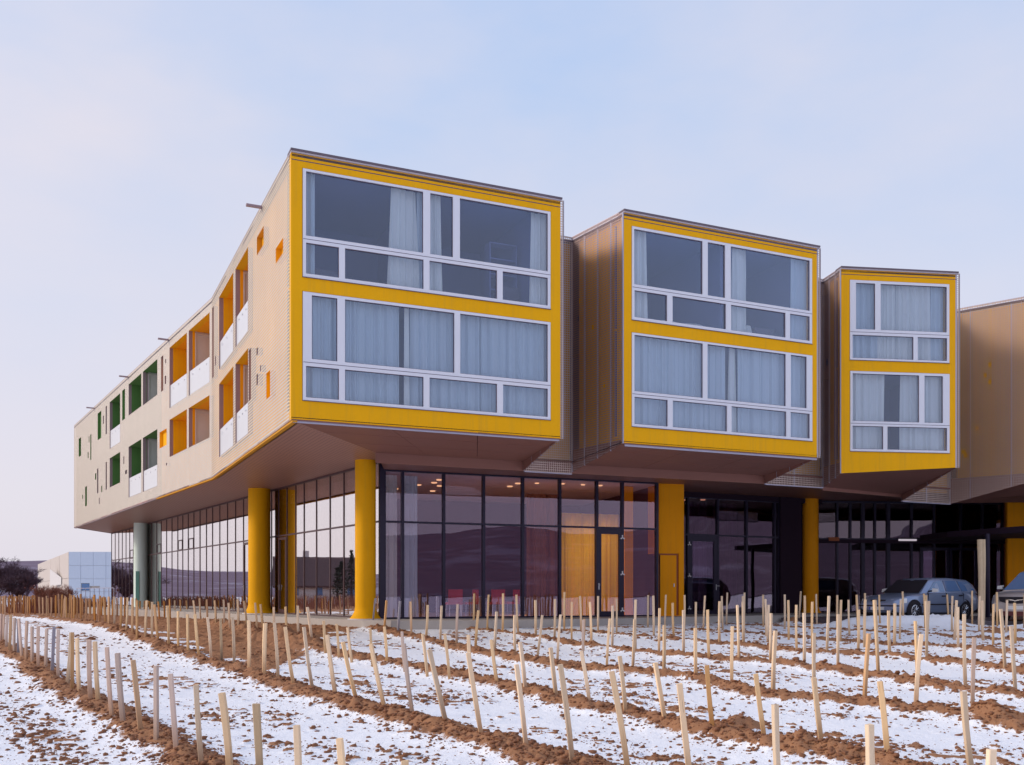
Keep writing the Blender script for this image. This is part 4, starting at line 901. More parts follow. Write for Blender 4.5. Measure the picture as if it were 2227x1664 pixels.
curtain(frF, 5.25, 6.52, -0.78, 3.4, -0.5, 'rust brown curtain left of the golden one in the dining hall', 'rust', GH, amp=0.05, seed=5)
curtain(frF, 6.4, 8.62, -0.78, 2.75, -0.16, 'golden yellow curtain behind the glass door of the dining hall', 'gold', GH, amp=0.03, seed=6)
curtain(frS, 0.5, 1.75, -0.82, 3.6, -0.5, 'dark violet curtain behind the recessed glass door', 'curtaindark', GH, amp=0.05, seed=7)
curtain(frS, 2.0, 3.2, -0.82, 3.6, -0.5, 'dark violet curtain right of the recessed glass door', 'curtaindark', GH, amp=0.05, seed=8)
# room furniture
def furn(fr, u, d, h, kind, label, mat):
    mb = MB(); x, y, _ = fr.p(u, 0, d); t = thing(kind, (x, y, h + E), label, {'tv_set': 'television', 'bed': 'bed', 'desk_lamp': 'lamp', 'armchair': 'chair', 'shelf_unit': 'shelf'}[kind])
    if kind == 'tv_set':
        fr.box(mb, u - .38, u + .38, h + 0.12, h + 0.62, d - .05, d + .05); mb.build('screen', mat, t); m2 = MB(); fr.box(m2, u - .2, u + .2, h, h + 0.12, d - .1, d + .1); m2.build('stand', mat, t)
    elif kind == 'bed':
        fr.box(mb, u - .9, u + .9, h, h + 0.35, d - 1.9, d); mb.build('base', M['roomdark'], t)
        m2 = MB(); n = 12
        for i in range(n):
            for j in range(n):
                q = []
                for a, b in ((i, j), (i + 1, j), (i + 1, j + 1), (i, j + 1)):
                    s, v = a / n, b / n; hh = h + 0.36 + 0.22 * math.sin(math.pi * s) ** .5 * math.sin(math.pi * v) ** .4 + .04 * math.sin(9 * s + 5 * v)
                    q.append(fr.p(u - .9 + 1.8 * s, hh, d - 1.9 * v))
                m2.quad(*q)
        m2.build('duvet', mat, t, smooth=True)
    elif kind == 'desk_lamp':
        m2 = MB(); m2.lathe(x, y, [(.08, h), (.015, h + .03), (.015, h + .3)], 12); m2.build('base', M['roomdark'], t)
        mb.lathe(x, y, [(.2, h + .3), (.15, h + .55)], 16); mb.build('lamp_shade', mat, t)
    elif kind == 'armchair':
        fr.box(mb, u - .35, u + .35, h + .3, h + .45, d - .6, d); mb.build('seat', mat, t); m2 = MB(); fr.box(m2, u - .35, u + .35, h + .45, h + 1.0, d - .6, d - .45); m2.build('backrest', mat, t)
        m3 = MB()
        for a, b in ((-.3, -.05), (.3, -.05), (-.3, -.55), (.3, -.55)): fr.box(m3, u + a - .03, u + a + .03, h, h + .3, d + b - .03, d + b + .03)
        m3.build('legs', M['roomdark'], t)
    elif kind == 'shelf_unit':
        for uu in (u - .4, u + .4): fr.box(mb, uu - .015, uu + .015, h, h + 2.2, d - .35, d)
        for k in range(6): fr.box(mb, u - .385, u + .385, h + .02 + .43 * k, h + .05 + .43 * k, d - .34, d - .005)
        mb.build('shelves', mat, t)
furn(frA, .95, -.7, 7.50, 'tv_set', 'dark television in the left corner of the big upper window', M['roomdark'])
furn(frA, 2.1, -.9, 7.50, 'bed', 'white bed behind the big left upper window', M['curtain2'])
furn(frA, 6.1, -1.2, 7.50, 'shelf_unit', 'shelves at the right side of the big upper room', M['room'])
furn(frA, 6.2, -.7, 7.50, 'armchair', 'dark chair behind the lower right pane of the big upper window', M['roomdark'])
furn(frB, 2.5, -.6, 7.55, 'bed', 'white bed behind the middle upper window', M['curtain2'])
furn(frB, 4.75, -.7, 7.60, 'desk_lamp', 'white shaded lamp beside the curtain of the middle upper window', M['curtain2'])
furn(frB, 5.35, -.6, 7.50, 'tv_set', 'dark television in the right half of the middle upper window', M['roomdark'])
# tables and chairs of the dining hall
def chair(x, y, rz, label):
    t = thing('dining_chair', (x, y, 0.02), label, 'chair', 'chairs in the dining hall'); c, s = math.cos(rz), math.sin(rz)
    def T(px, py, pz): return (x + px * c - py * s, y + px * s + py * c, pz - 0.80)
    def bx(mb, x0, x1, y0, y1, z0, z1): mb.box8([T(x0, y0, z0), T(x1, y0, z0), T(x1, y1, z0), T(x0, y1, z0), T(x0, y0, z1), T(x1, y0, z1), T(x1, y1, z1), T(x0, y1, z1)])
    mb = MB(); bx(mb, -.24, .24, -.24, .24, .42, .50); mb.build('seat', M['red'], t)
    mb = MB(); bx(mb, -.24, .24, .19, .25, .50, .92); mb.build('backrest', M['red'], t)
    for a, b in ((-.21, -.21), (.21, -.21), (-.21, .21), (.21, .21)):
        mb = MB(); mb.tube(T(a, b, 0), T(a * .9, b * .9, .42), .012, .014, 6); mb.build('leg', M['steel'], t)
def table(x, y, label):
    t = thing('dining_table', (x, y, 0.02), label, 'table', 'tables in the dining hall')
    mb = MB(); mb.box(x - .45, x + .45, y - .4, y + .4, -.10, -.06); mb.build('table_top', M['roomdark'], t)
    for a, b in ((-.4, -.35), (.4, -.35), (-.4, .35), (.4, .35)):
        mb = MB(); mb.tube((x + a, y + b, -.8), (x + a, y + b, -.10), .02, .02, 6); mb.build('leg', M['steel'], t)
for k, (u, d, w_) in enumerate(((2.75, -1.3, 'left'), (4.3, -1.4, 'right'))):
    x, y, _ = frF.p(u, 0, d); table(x, y, f'dark dining table behind the tall panes, {w_} one of two')
    x1, y1, _ = frF.p(u - .1, 0, d + .75); chair(x1, y1, math.atan2(frF.t[1], frF.t[0]) + math.pi, f'red chair on the glass side of the {w_} dining table')
    x1, y1, _ = frF.p(u + .7, 0, d + .1); chair(x1, y1, math.atan2(frF.t[1], frF.t[0]) - math.pi / 2, f'red chair at the right end of the {w_} dining table')
# ------------------------------------------------------------------ vineyard stakes
def stake_mesh(name, seed, mat):
    g = random.Random(seed); mb = MB(); n = 5; rings = []
    bx_, by_ = g.uniform(-.012, .012), g.uniform(-.012, .012)
    for k in range(n + 1):
        t = k / n; r = 0.5 * (1.0 + g.uniform(-.05, .05)); b = math.sin(math.pi * t)
        rings.append([(sx * r * (1 - .25 * (k == n) * 0) + bx_ * b * 20, sy * r * 0.85 + by_ * b * 20, t + (g.uniform(-.004, .004) if k == n else 0)) for sx, sy in ((-1, -.8), (-.8, -1), (.8, -1), (1, -.8), (1, .8), (.8, 1), (-.8, 1), (-1, .8))])
    for k in range(n):
        for j in range(8): j2 = (j + 1) % 8; mb.quad(rings[k][j], rings[k][j2], rings[k + 1][j2], rings[k + 1][j])
    mb.poly(rings[n]); o = mb.build(name, mat, None, rel=False, origin=(0, 0, 0)); me_ = o.data; bpy.data.objects.remove(o); return me_
SM = {k: [stake_mesh('vine_stake', s * 7 + i, M[k]) for s in range(3)] for i, k in enumerate(('stake', 'stakefar', 'stakegrey', 'stakewarm', 'stakepink', 'stakedark'))}
stakes = []   # (row, tx, ty, bx, by, material)
def S(row, ox, oy, s, lst, mat=None):
    for q in lst: stakes.append((row, ox + q[0] / s, oy + q[1] / s, ox + q[2] / s, oy + q[3] / s, q[4] if len(q) > 4 else mat))
g1 = (0, 1280, 7.373); g2 = (300, 1280, 7.373); c4 = (0, 1300, 3.95); c5 = (560, 1300, 3.95); c6 = (1120, 1300, 3.95); c7 = (1680, 1300, 4.044)
g3 = (800, 1280, 7.373); g4 = (1100, 1280, 7.373); g5 = (1400, 1280, 7.373); g6 = (1700, 1270, 8.193); g8 = (1860, 1220, 6.027)
P, GR, WM = 'stakepink', 'stakegrey', 'stakewarm'
S(1, *g1, [(8, 430, 5, 900, P), (25, 420, 25, 880, P), (65, 430, 60, 900, P), (110, 430, 105, 1020, P), (170, 420, 150, 1060, WM), (240, 470, 235, 1100, P), (290, 490, 285, 1110, GR), (320, 480, 350, 1190, P), (415, 520, 420, 1230, P), (525, 610, 515, 1260, P), (610, 610, 615, 1340, P), (740, 650, 730, 1360, P), (865, 620, 838, 1450, GR), (930, 655, 935, 1530, P)])
S(1, *c4, [(605, 300, 575, 800), (622, 298, 620, 850, WM), (680, 345, 685, 865), (775, 360, 780, 940, P), (825, 375, 845, 960), (925, 425, 960, 1080, P), (1018, 475, 1060, 1140, P), (1148, 535, 1205, 1210, WM), (1320, 585, 1340, 1320, P), (1458, 655, 1512, 1395, P), (1685, 745, 1730, 1520), (1915, 815, 1975, 1650), (2205, 910, 2240, 1760, 'stakedark')])
S(1, *c5, [(325, 1100, 345, 1930), (715, 1205, 755, 2080), (1265, 1410, 1300, 2300)])
S(2, *g1, [(1660, 130, 1690, 560, WM), (1740, 130, 1745, 650, WM), (1825, 130, 1830, 650), (1940, 140, 1935, 700, WM), (2035, 145, 2020, 740), (2120, 150, 2118, 790, WM), (2190, 190, 2195, 860, WM)])
S(2, *g2, [(130, 190, 118, 850), (230, 215, 230, 880), (270, 255, 325, 915, WM), (480, 275, 492, 970), (645, 360, 650, 1005), (800, 415, 808, 1095), (925, 415, 980, 1150), (1118, 460, 1170, 1205), (1325, 480, 1340, 1245, 'stakedark'), (1515, 460, 1540, 1295), (1775, 510, 1775, 1400), (2042, 555, 2030, 1465)])
S(2, *c5, [(65, 220, 60, 700), (145, 215, 175, 745), (240, 250, 310, 810), (395, 250, 470, 845), (595, 320, 665, 890), (720, 375, 850, 945), (970, 395, 1090, 1015), (1245, 395, 1330, 1080, P), (1475, 440, 1610, 1165), (1810, 470, 1920, 1255)])
S(2, *c6, [(0, 570, 90, 1355), (385, 570, 490, 1490), (830, 635, 965, 1560), (1410, 735, 1515, 1690)])
S(2, *c7, [(40, 940, 70, 1800), (835, 1110, 860, 2050), (1895, 1325, 1920, 2400)])
S(3, *g2, [(1235, 210, 1247, 600), (1375, 230, 1380, 615), (1455, 235, 1478, 665), (1588, 280, 1605, 670), (1700, 310, 1745, 640), (1880, 320, 1905, 730), (1970, 320, 2015, 640), (2175, 385, 2190, 700), (1100, 215, 1115, 590, WM), (990, 215, 1010, 560), (885, 190, 925, 580)])
S(3, *c5, [(140, 130, 150, 320), (245, 90, 255, 330), (345, 145, 352, 360), (430, 165, 462, 430), (570, 215, 585, 500), (680, 225, 697, 530), (768, 255, 812, 560), (970, 270, 990, 600), (1090, 300, 1110, 590), (1245, 290, 1268, 650, P), (1420, 310, 1458, 690), (1608, 310, 1648, 720), (1808, 320, 1838, 760), (2010, 360, 2058, 780)])
S(3, *c6, [(45, 410, 85, 830), (298, 440, 350, 890), (568, 460, 635, 960), (900, 530, 945, 1040), (1208, 575, 1285, 1115), (1650, 615, 1695, 1195, WM), (2070, 655, 2145, 1280)])
S(3, *c7, [(370, 705, 430, 1370), (950, 740, 1010, 1480), (1690, 825, 1755, 1560)])
S(4, *g3, [(120, 155, 80, 640, GR), (295, 190, 265, 690, WM), (530, 200, 487, 750, GR), (690, 210, 698, 790, WM), (965, 265, 935, 850), (1188, 275, 1165, 895), (1435, 250, 1425, 945, P), (1775, 350, 1730, 1020), (2078, 370, 2035, 1060)])
S(4, *c6, [(5, 150, 5, 520), (235, 150, 190, 550), (392, 145, 365, 570), (590, 190, 585, 600, P), (815, 180, 790, 635), (1018, 185, 1010, 660), (1277, 235, 1278, 680), (1547, 260, 1552, 730), (1868, 245, 1863, 780)])
S(4, *c7, [(25, 290, 8, 870), (365, 310, 372, 920), (855, 315, 812, 945, WM), (1305, 320, 1265, 1010), (1775, 350, 1760, 1080, P)])
S(5, *g3, [(1705, 80, 1700, 650), (1938, 100, 1918, 690), (2168, 80, 2160, 720)])
S(5, *g4, [(170, 100, 200, 750), (480, 185, 480, 785), (785, 170, 780, 820), (1060, 215, 1057, 880), (1350, 215, 1370, 930), (1710, 275, 1705, 980), (2075, 180, 2080, 1030), (1255, 490, 1240, 1000, WM)])
S(5, *g5, [(255, 315, 245, 1080), (625, 345, 638, 1110), (1030, 340, 1048, 1160), (1490, 265, 1525, 1190), (2015, 395, 2025, 1215)])
S(5, *c7, [(285, 135, 280, 615), (570, 145, 575, 660), (905, 20, 930, 715), (1270, 205, 1275, 720), (1690, 145, 1700, 810), (2110, 250, 2140, 860)])
S(6, *g4, [(945, 55, 940, 670), (1190, 120, 1205, 690), (1485, 120, 1480, 715), (1775, 165, 1775, 710)])
S(6, *g5, [(165, 115, 162, 765), (465, 230, 485, 820), (1205, 205, 1215, 910), (1580, 215, 1600, 940)])
S(6, *g6, [(262, 375, 270, 1250), (545, 320, 550, 1240), (825, 215, 805, 1275), (1375, 460, 1362, 1270), (1900, 475, 1930, 1290)])
S(6, *c7, [(1350, 30, 1355, 540), (2020, 100, 2045, 670)])
S(7, *g5, [(70, 105, 68, 630), (355, 100, 340, 640), (655, 105, 650, 690), (835, 215, 838, 720), (980, 115, 955, 670), (1255, 120, 1268, 690), (1590, 120, 1596, 760), (1945, 170, 1960, 775), (1985, 260, 1990, 860)])
S(7, *g6, [(120, 290, 125, 1000), (1058, 285, 1045, 1060), (1480, 280, 1480, 1120), (1655, 290, 1690, 1160), (2005, 350, 2008, 1120), (2120, 290, 2105, 990)])
S(7, *g8, [(955, 525, 935, 1060), (1325, 515, 1300, 1035), (1350, 605, 1350, 1180), (1670, 520, 1680, 1050), (1815, 565, 1810, 1100), (2075, 550, 2095, 1085)])
S(8, *g5, [(1340, 65, 1330, 580), (1615, 65, 1615, 600), (1915, 100, 1920, 610)])
S(8, *g6, [(50, 190, 50, 800), (405, 210, 405, 880), (975, 200, 985, 820), (1192, 285, 1210, 915), (1345, 195, 1360, 830), (1480, 170, 1484, 760)])
S(8, *g8, [(900, 430, 915, 890), (1275, 460, 1270, 935), (1635, 460, 1625, 945), (1985, 515, 1978, 935), (2210, 430, 2215, 900)])
S(9, *g6, [(340, 135, 300, 690), (615, 180, 628, 725), (1740, 195, 1752, 780), (1825, 150, 1833, 700), (2150, 200, 2160, 760), (2175, 165, 2190, 700)])
S(9, *g8, [(935, 450, 940, 850), (1200, 440, 1225, 845), (1535, 390, 1535, 850), (1838, 410, 1860, 875)])
# crowded far-left stretch of the second row and the rows behind it
g_ = random.Random(5)
for x in (15, 50, 85, 130, 155, 190, 235, 270, 305, 335, 375, 405, 440, 480, 530, 560): S(2, *g1, [(x + g_.uniform(-6, 6), 118 + g_.uniform(-18, 12), x, 418 + g_.uniform(-25, 25), 'stakefar')])
for x in (640, 690, 750, 785, 820, 890, 950, 985, 1020, 1050, 1075, 1110, 1150, 1180, 1240, 1300, 1370, 1440, 1520, 1600): S(2, *g1, [(x + g_.uniform(-12, 12), 118 + g_.uniform(-35, 40), x, 455 + (x - 620) * 0.107, 'stakefar' if g_.random() < .7 else WM)])
for x in range(20, 2200, 62):
    if 600 < x < 2200 and g_.random() < .85: S(3, *g1, [(x + g_.uniform(-16, 16), 150 + g_.uniform(-20, 30), x + g_.uniform(-8, 8), 395 + (x - 600) * 0.045, 'stakefar')])
    if x < 640: S(3, *g1, [(x + g_.uniform(-16, 16), 122 + g_.uniform(-12, 12), x + g_.uniform(-8, 8), 385 + g_.uniform(-12, 8), 'stakefar')])
S(4, *g2, [(330, 210, 345, 500, 'stakefar'), (415, 215, 425, 480, 'stakefar'), (500, 170, 515, 500, WM), (590, 190, 600, 450), (680, 180, 692, 470, WM), (780, 190, 800, 440, WM), (35, 210, 35, 430, 'stakefar'), (185, 210, 190, 440, 'stakefar'), (105, 225, 108, 440, 'stakefar')])

zones = [(-50, 82, 'in front of the bare trees'), (82, 150, 'before the sandy side of the cube'), (150, 240, 'before the blue grey cube face'), (240, 330, 'by the mint green column'), (330, 430, 'before the left side glazing'), (430, 540, 'left of the wider yellow column'), (540, 600, 'below the wider yellow column'),
         (600, 700, 'right of the wider yellow column'), (700, 772, 'left of the slim yellow column'), (772, 840, 'below the slim yellow column'), (840, 930, 'below the white hall curtains'), (930, 1060, 'below the red dining chairs'), (1060, 1140, 'below the dark hall panes'), (1140, 1220, 'below the rust brown curtain'), (1220, 1290, 'below the golden curtain'),
         (1290, 1350, 'below the hall glass door'), (1350, 1430, 'right of the hall glass door'), (1430, 1490, 'below the orange pier'), (1490, 1580, 'below the recessed glass door'), (1580, 1690, 'right of the recessed door'), (1690, 1745, 'left of the orange column'), (1745, 1785, 'below the orange column'), (1785, 1870, 'left of the blue car'),
         (1870, 1960, 'below the blue car headlamps'), (1960, 2060, 'below the blue car doors'), (2060, 2125, 'below the blue car rear wheel'), (2125, 2165, 'below the thick wooden post'), (2165, 2300, 'below the silver car')]
ordn = ['', 'nearest', 'second', 'third', 'fourth', 'fifth', 'sixth', 'seventh', 'eighth', 'farthest']
colw = {'stake': 'pale wooden', 'stakefar': 'brown wooden', 'stakegrey': 'weathered grey', 'stakewarm': 'orange brown', 'stakepink': 'dull mauve', 'stakedark': 'black footed'}
recs = []
for row, tx, ty, bx, by, mt in stakes:
    x, y = gpt(bx, by); h = ground_h(x, y); y0 = y
    hgt = (HY - ty) / F * y - h
    hgt = min(max(hgt, 0.75), 1.75)
    topx = (tx - CX) / F * y; lean = (tx - bx) / max(by - ty, 1)
    z = next((zn for a, b, zn in zones if a <= tx < b), 'at the edge'); lw_ = 'leaning left' if lean < -0.075 else 'leaning right' if lean > 0.075 else 'upright'
    recs.append([row, x, y, h, hgt, topx, mt or 'stake', z, lw_, tx])
from collections import defaultdict
grp = defaultdict(list)
for r_ in recs: grp[(r_[0], r_[6], r_[7], r_[8])].append(r_)
nth = ['first', 'second', 'third', 'fourth', 'fifth', 'sixth', 'seventh', 'eighth', 'ninth', 'tenth', 'eleventh', 'twelfth', 'thirteenth', 'fourteenth', 'fifteenth', 'sixteenth', 'seventeenth', 'eighteenth', 'nineteenth', 'twentieth', 'twenty-first', 'twenty-second', 'twenty-third', 'twenty-fourth', 'twenty-fifth', 'twenty-sixth']
GRN = {k: f'vine stakes of the {ordn[k]} row' for k in range(1, 10)}
for key, lst in grp.items():
    lst.sort(key=lambda q: q[9])
    for i, r_ in enumerate(lst):
        row, x, y, h, hgt, topx, mt, z, lw_, tx = r_
        o = bpy.data.objects.new('vine_stake', SM[mt][rnd.randrange(3)]); COL.objects.link(o)
        bury = 0.12; wdt = rnd.uniform(0.050, 0.062) if y < 45 else rnd.uniform(0.058, 0.075)
        if mt in ('stakefar',): wdt *= 1.1
        dx = topx - x; ln = math.hypot(hgt, dx); an = math.atan2(dx, hgt); an2 = rnd.uniform(-.05, .05)
        o.location = (x - dx / hgt * bury, y, h + E - bury); o.scale = (wdt, wdt, ln + bury)
        o.rotation_euler = (an2, an, rnd.uniform(-.35, .55))
        suf = '' if len(lst) == 1 else f', {nth[min(i, 25)]} from left'
        o['label'] = f'{colw[mt]} stake {lw_} {z}, {ordn[row]} row{suf}'; o['category'] = 'stake'; o['group'] = GRN[row]
# thick wooden post by the cars
px_, py_ = (2134 - CX) / F * 31.2, 31.2; h_ = ground_h(px_, py_)
post = thing('wooden_post', (px_, py_, h_ + E), 'tall thick pale wooden post standing in front of the parked blue car', 'post')
mb = MB(); g_ = random.Random(3); n = 14; prof = []
for k in range(12):
    t = k / 11; ring = []
    for j in range(n):
        a = 2 * math.pi * j / n; r = (0.118 - 0.02 * (1 - t)) * (1 + 0.05 * math.sin(3 * t * 3 + j) + g_.uniform(-.02, .02)); split = 0.55 if j in (11,) else 1.0
        ring.append((px_ + math.cos(a) * r * split + 0.02 * math.sin(t * 3), py_ + math.sin(a) * r * split, h_ - .1 + t * (1.70 - h_ + .1)))
    prof.append(ring)
for k in range(11):
    for j in range(n): j2 = (j + 1) % n; mb.quad(prof[k][j], prof[k][j2], prof[k + 1][j2], prof[k + 1][j])
mb.poly(prof[-1]); mb.build('shaft', plain('peeled_wood', (0.62, 0.48, 0.32), 0.85, 0.25, 5, fine=0.3), post)
# ------------------------------------------------------------------ parked cars
def loft(mb, secs, mi=0, close=True, caps=True):
    n = len(secs[0]); i = len(mb.v)
    for s in secs: mb.v += s
    for k in range(len(secs) - 1):
        for j in range(n if close else n - 1):
            j2 = (j + 1) % n; mb.f.append((i + k * n + j, i + k * n + j2, i + (k + 1) * n + j2, i + (k + 1) * n + j)); mb.mi.append(mi); mb.uv.append(None)
    if caps:
        mb.f.append(tuple(i + j for j in range(n))); mb.mi.append(mi); mb.uv.append(None)
        k = len(secs) - 1; mb.f.append(tuple(i + k * n + j for j in range(n))[::-1]); mb.mi.append(mi); mb.uv.append(None)

def car(root, origin, heading, spec, paint):
    """x forward (0 = rear), y left, z up; spec holds stations (x, zlow, zbelt, half width)"""
    hx_, hy_ = heading; ox, oy, oz = origin
    def T(x, y, z): return (ox + hx_ * x - hy_ * y, oy + hy_ * x + hx_ * y, oz + z)
    W = spec['w'] / 2
    secs = []
    for x, zl, zb, w_ in spec['body']:
        w_ *= W; m_ = (zl + zb) / 2
        half = [(0, zl), (w_ * .86, zl), (w_ * .97, zl + .07), (w_, m_ - .04), (w_ * .995, m_ + .1), (w_ * .965, zb - .05), (w_ * .90, zb), (w_ * .45, zb + .025), (0, zb + .03)]
        secs.append([T(x, y, z) for y, z in half] + [T(x, -y, z) for y, z in half[-2:0:-1]])
    mb = MB(); loft(mb, secs); body = mb.build('body', paint, root, smooth=True)
    sg = []
    for x, zb, zt, wb, wt in spec['cabin']:
        half = [(0, zb), (wb * W, zb), ((wb * .35 + wt * .65) * W, zb + (zt - zb) * .6), (wt * W, zt - .04), (wt * W * .9, zt), (0, zt + .02)]
        sg.append([T(x, y, z) for y, z in half] + [T(x, -y, z) for y, z in half[-2:0:-1]])
    mb = MB(); loft(mb, sg); mb.build('roof', paint, root, smooth=True)
    # side windows: quads slightly proud of the cabin sides
    cab = spec['cabin']
    def side(x, h):     # half width of the cabin side at x and height
        for a, b in zip(cab[:-1], cab[1:]):
            if a[0] <= x <= b[0]:
                t = (x - a[0]) / (b[0] - a[0]); zb, zt, wb, wt = [a[k] + (b[k] - a[k]) * t for k in (1, 2, 3, 4)]; s = min(max((h - zb) / max(zt - .04 - zb, .01), 0), 1); break
        else: return .8 * W
        mid_ = (wb * .35 + wt * .65)
        return (wb + (mid_ - wb) * s / .6 if s < .6 else mid_ + (wt - mid_) * (s - .6) / .4) * W
    for sgn in (1, -1):
        for q in spec['sidewin']:
            mb = MB()
            c_ = [T(x, sgn * (side(x, z) + .012), z) for x, z in q]; cen = T(sum(x for x, _ in q) / len(q), sgn * (side(sum(x for x, _ in q) / len(q), q[0][1]) - .04), sum(z for _, z in q) / len(q))
            ii = [T(x, sgn * (side(x, z) - .01), z) for x, z in q]; mb.poly(c_)
            for k in range(len(q)): j = (k + 1) % len(q); mb.quad(c_[k], c_[j], ii[j], ii[k], 1)
            mb.build('side_window', [M['carglass'], M['black']], root)
    x0, z0, x1, z1, wb, wt = spec['wind']; mb = MB()
    nrm = (z1 - z0, x0 - x1); ll = math.hypot(*nrm); nxx, nzz = nrm[0] / ll * .012, nrm[1] / ll * .012
    mb.quad(T(x0 + nxx, wb * W, z0 + nzz), T(x0 + nxx, -wb * W, z0 + nzz), T(x1 + nxx, -wt * W, z1 + nzz), T(x1 + nxx, wt * W, z1 + nzz)); mb.build('windscreen', M['black'] if spec.get('darkscreen') else M['carglass'], root)
    for sgn in (1, -1):
        for ax_, r in spec['wheels']:
            yo = sgn * (W - .015)
            mb = MB(); mb.tube(T(ax_, yo - sgn * .25, r + .015), T(ax_, yo + sgn * .006, r + .015), r + .055, r + .055, 28); mb.build('wheel_arch', M['black'], root)
            mb = MB(); mb.tube(T(ax_, yo - sgn * .2, r), T(ax_, yo + sgn * .012, r), r, r, 28); mb.tube(T(ax_, yo + sgn * .012, r), T(ax_, yo + sgn * .018, r), r * .93, r * .9, 28)
            wh = mb.build('wheel', M['black'], root)
            mb = MB(); R_ = r * .66
            for k in range(24):
                a, b = 2 * math.pi * k / 24, 2 * math.pi * (k + 1) / 24
                for (ra, rb, d1, d2) in ((R_, R_ * .88, .02, .028),):
                    mb.quad(T(ax_ + ra * math.cos(a), yo + sgn * d1, r + ra * math.sin(a)), T(ax_ + ra * math.cos(b), yo + sgn * d1, r + ra * math.sin(b)), T(ax_ + rb * math.cos(b), yo + sgn * d2, r + rb * math.sin(b)), T(ax_ + rb * math.cos(a), yo + sgn * d2, r + rb * math.sin(a)))
            for k in range(10):
                a = 2 * math.pi * k / 10; mb.tube(T(ax_ + .05 * math.cos(a), yo + sgn * .028, r + .05 * math.sin(a)), T(ax_ + R_ * .9 * math.cos(a), yo + sgn * .024, r + R_ * .9 * math.sin(a)), .016, .012, 4)
            mb.tube(T(ax_, yo, r), T(ax_, yo + sgn * .034, r), .055, .045, 12)
            mb.build('rim', M['steel'], wh)
        # mirror, handles, rub strip
        mx_, mz = spec['mirror']; mb = MB()
        mb.tube(T(mx_, sgn * (W * .86), mz - .02), T(mx_, sgn * (W + .06), mz), .03, .03, 6, 1)
        for k in range(1): mb.box8([T(mx_ - .04, sgn * (W + .04), mz - .06), T(mx_ + .07, sgn * (W + .05), mz - .05), T(mx_ + .05, sgn * (W + .22), mz - .04), T(mx_ - .04, sgn * (W + .22), mz - .04), T(mx_ - .05, sgn * (W + .04), mz + .09), T(mx_ + .05, sgn * (W + .05), mz + .08), T(mx_ + .03, sgn * (W + .21), mz + .06), T(mx_ - .05, sgn * (W + .21), mz + .07)], 0)
        mb.build('mirror', [M['headlamp'], M['black']], root)
        for hxx, hz_ in spec.get('handles', ()):
            mb = MB(); mb.box8([T(hxx - .1, sgn * (W * .985), hz_ - .02), T(hxx + .1, sgn * (W * .985), hz_ - .02), T(hxx + .1, sgn * (W * 1.01), hz_ - .015), T(hxx - .1, sgn * (W * 1.01), hz_ - .015), T(hxx - .1, sgn * (W * .985), hz_ + .02), T(hxx + .1, sgn * (W * .985), hz_ + .02), T(hxx + .1, sgn * (W * 1.01), hz_ + .015), T(hxx - .1, sgn * (W * 1.01), hz_ + .015)]); mb.build('door_handle', M['black'], root)
        if 'strip' in spec:
            xa, xb, zs = spec['strip']; mb = MB(); mb.box8([T(xa, sgn * W * .98, zs - .025), T(xb, sgn * W * .98, zs - .025), T(xb, sgn * W * 1.012, zs - .02), T(xa, sgn * W * 1.012, zs - .02), T(xa, sgn * W * .98, zs + .025), T(xb, sgn * W * .98, zs + .025), T(xb, sgn * W * 1.012, zs + .02), T(xa, sgn * W * 1.012, zs + .02)]); mb.build('rub_strip', M['black'], root)
            for xd in spec.get('seams', ()):
                mb = MB(); mb.box8([T(xd - .006, sgn * W * .97, .3), T(xd + .006, sgn * W * .97, .3), T(xd + .006, sgn * W * 1.004, .3), T(xd - .006, sgn * W * 1.004, .3), T(xd - .006, sgn * W * .94, .92), T(xd + .006, sgn * W * .94, .92), T(xd + .006, sgn * W * 1.0, .88), T(xd - .006, sgn * W * 1.0, .88)]); mb.build('door_gap', M['black'], root)
    return T, body, W

OZ = -0.90 + E
# blue estate car
root = thing('parked_car', (14.6, 33.3, OZ), 'steel blue estate car parked left, three quarter front toward the vineyard', 'car', 'cars parked by the entrance')
hd = Vector((-0.85, -0.527)).normalized()
body = [(0.0, .42, .80, .80), (.06, .30, .86, .90), (.3, .22, .93, .97), (1.0, .18, .94, 1.0), (2.2, .18, .93, 1.0), (3.0, .18, .90, 1.0), (3.4, .18, .86, .99), (3.9, .20, .80, .96), (4.25, .20, .72, .90), (4.42, .24, .64, .82), (4.48, .34, .56, .74)]
cabin = [(.04, .88, .98, .86, .80), (.20, .90, 1.22, .90, .77), (.50, .92, 1.36, .92, .75), (1.5, .92, 1.42, .92, .73), (2.3, .91, 1.40, .92, .73), (2.62, .90, 1.33, .91, .72), (3.05, .88, 0.985, .88, .78), (3.28, .85, .88, .84, .80)]
sw = [[(2.72, .94), (2.72, .94), (2.32, 1.30), (1.98, 1.33), (1.98, .95)][1:], [(1.90, .95), (1.90, 1.33), (1.22, 1.32), (1.10, .97)], [(1.02, .96), (1.12, 1.32), (.60, 1.28), (.26, 1.03), (.28, .98)]]
sw[0] = [(2.82, .95), (2.40, 1.27), (1.98, 1.33), (1.98, .95)]
T, bo, W = car(root, (16.02, 35.26, -0.90), (hd.x, hd.y), dict(w=1.74, body=body, cabin=cabin, sidewin=sw, wind=(3.27, .90, 2.60, 1.345, .83, .70), darkscreen=True, wheels=[(3.66, .31), (.94, .31)], mirror=(2.78, .98), handles=[(2.12, .80), (1.18, .82)], strip=(1.35, 3.28, .52), seams=(2.95, 1.95, 1.02)), M['carblue'])
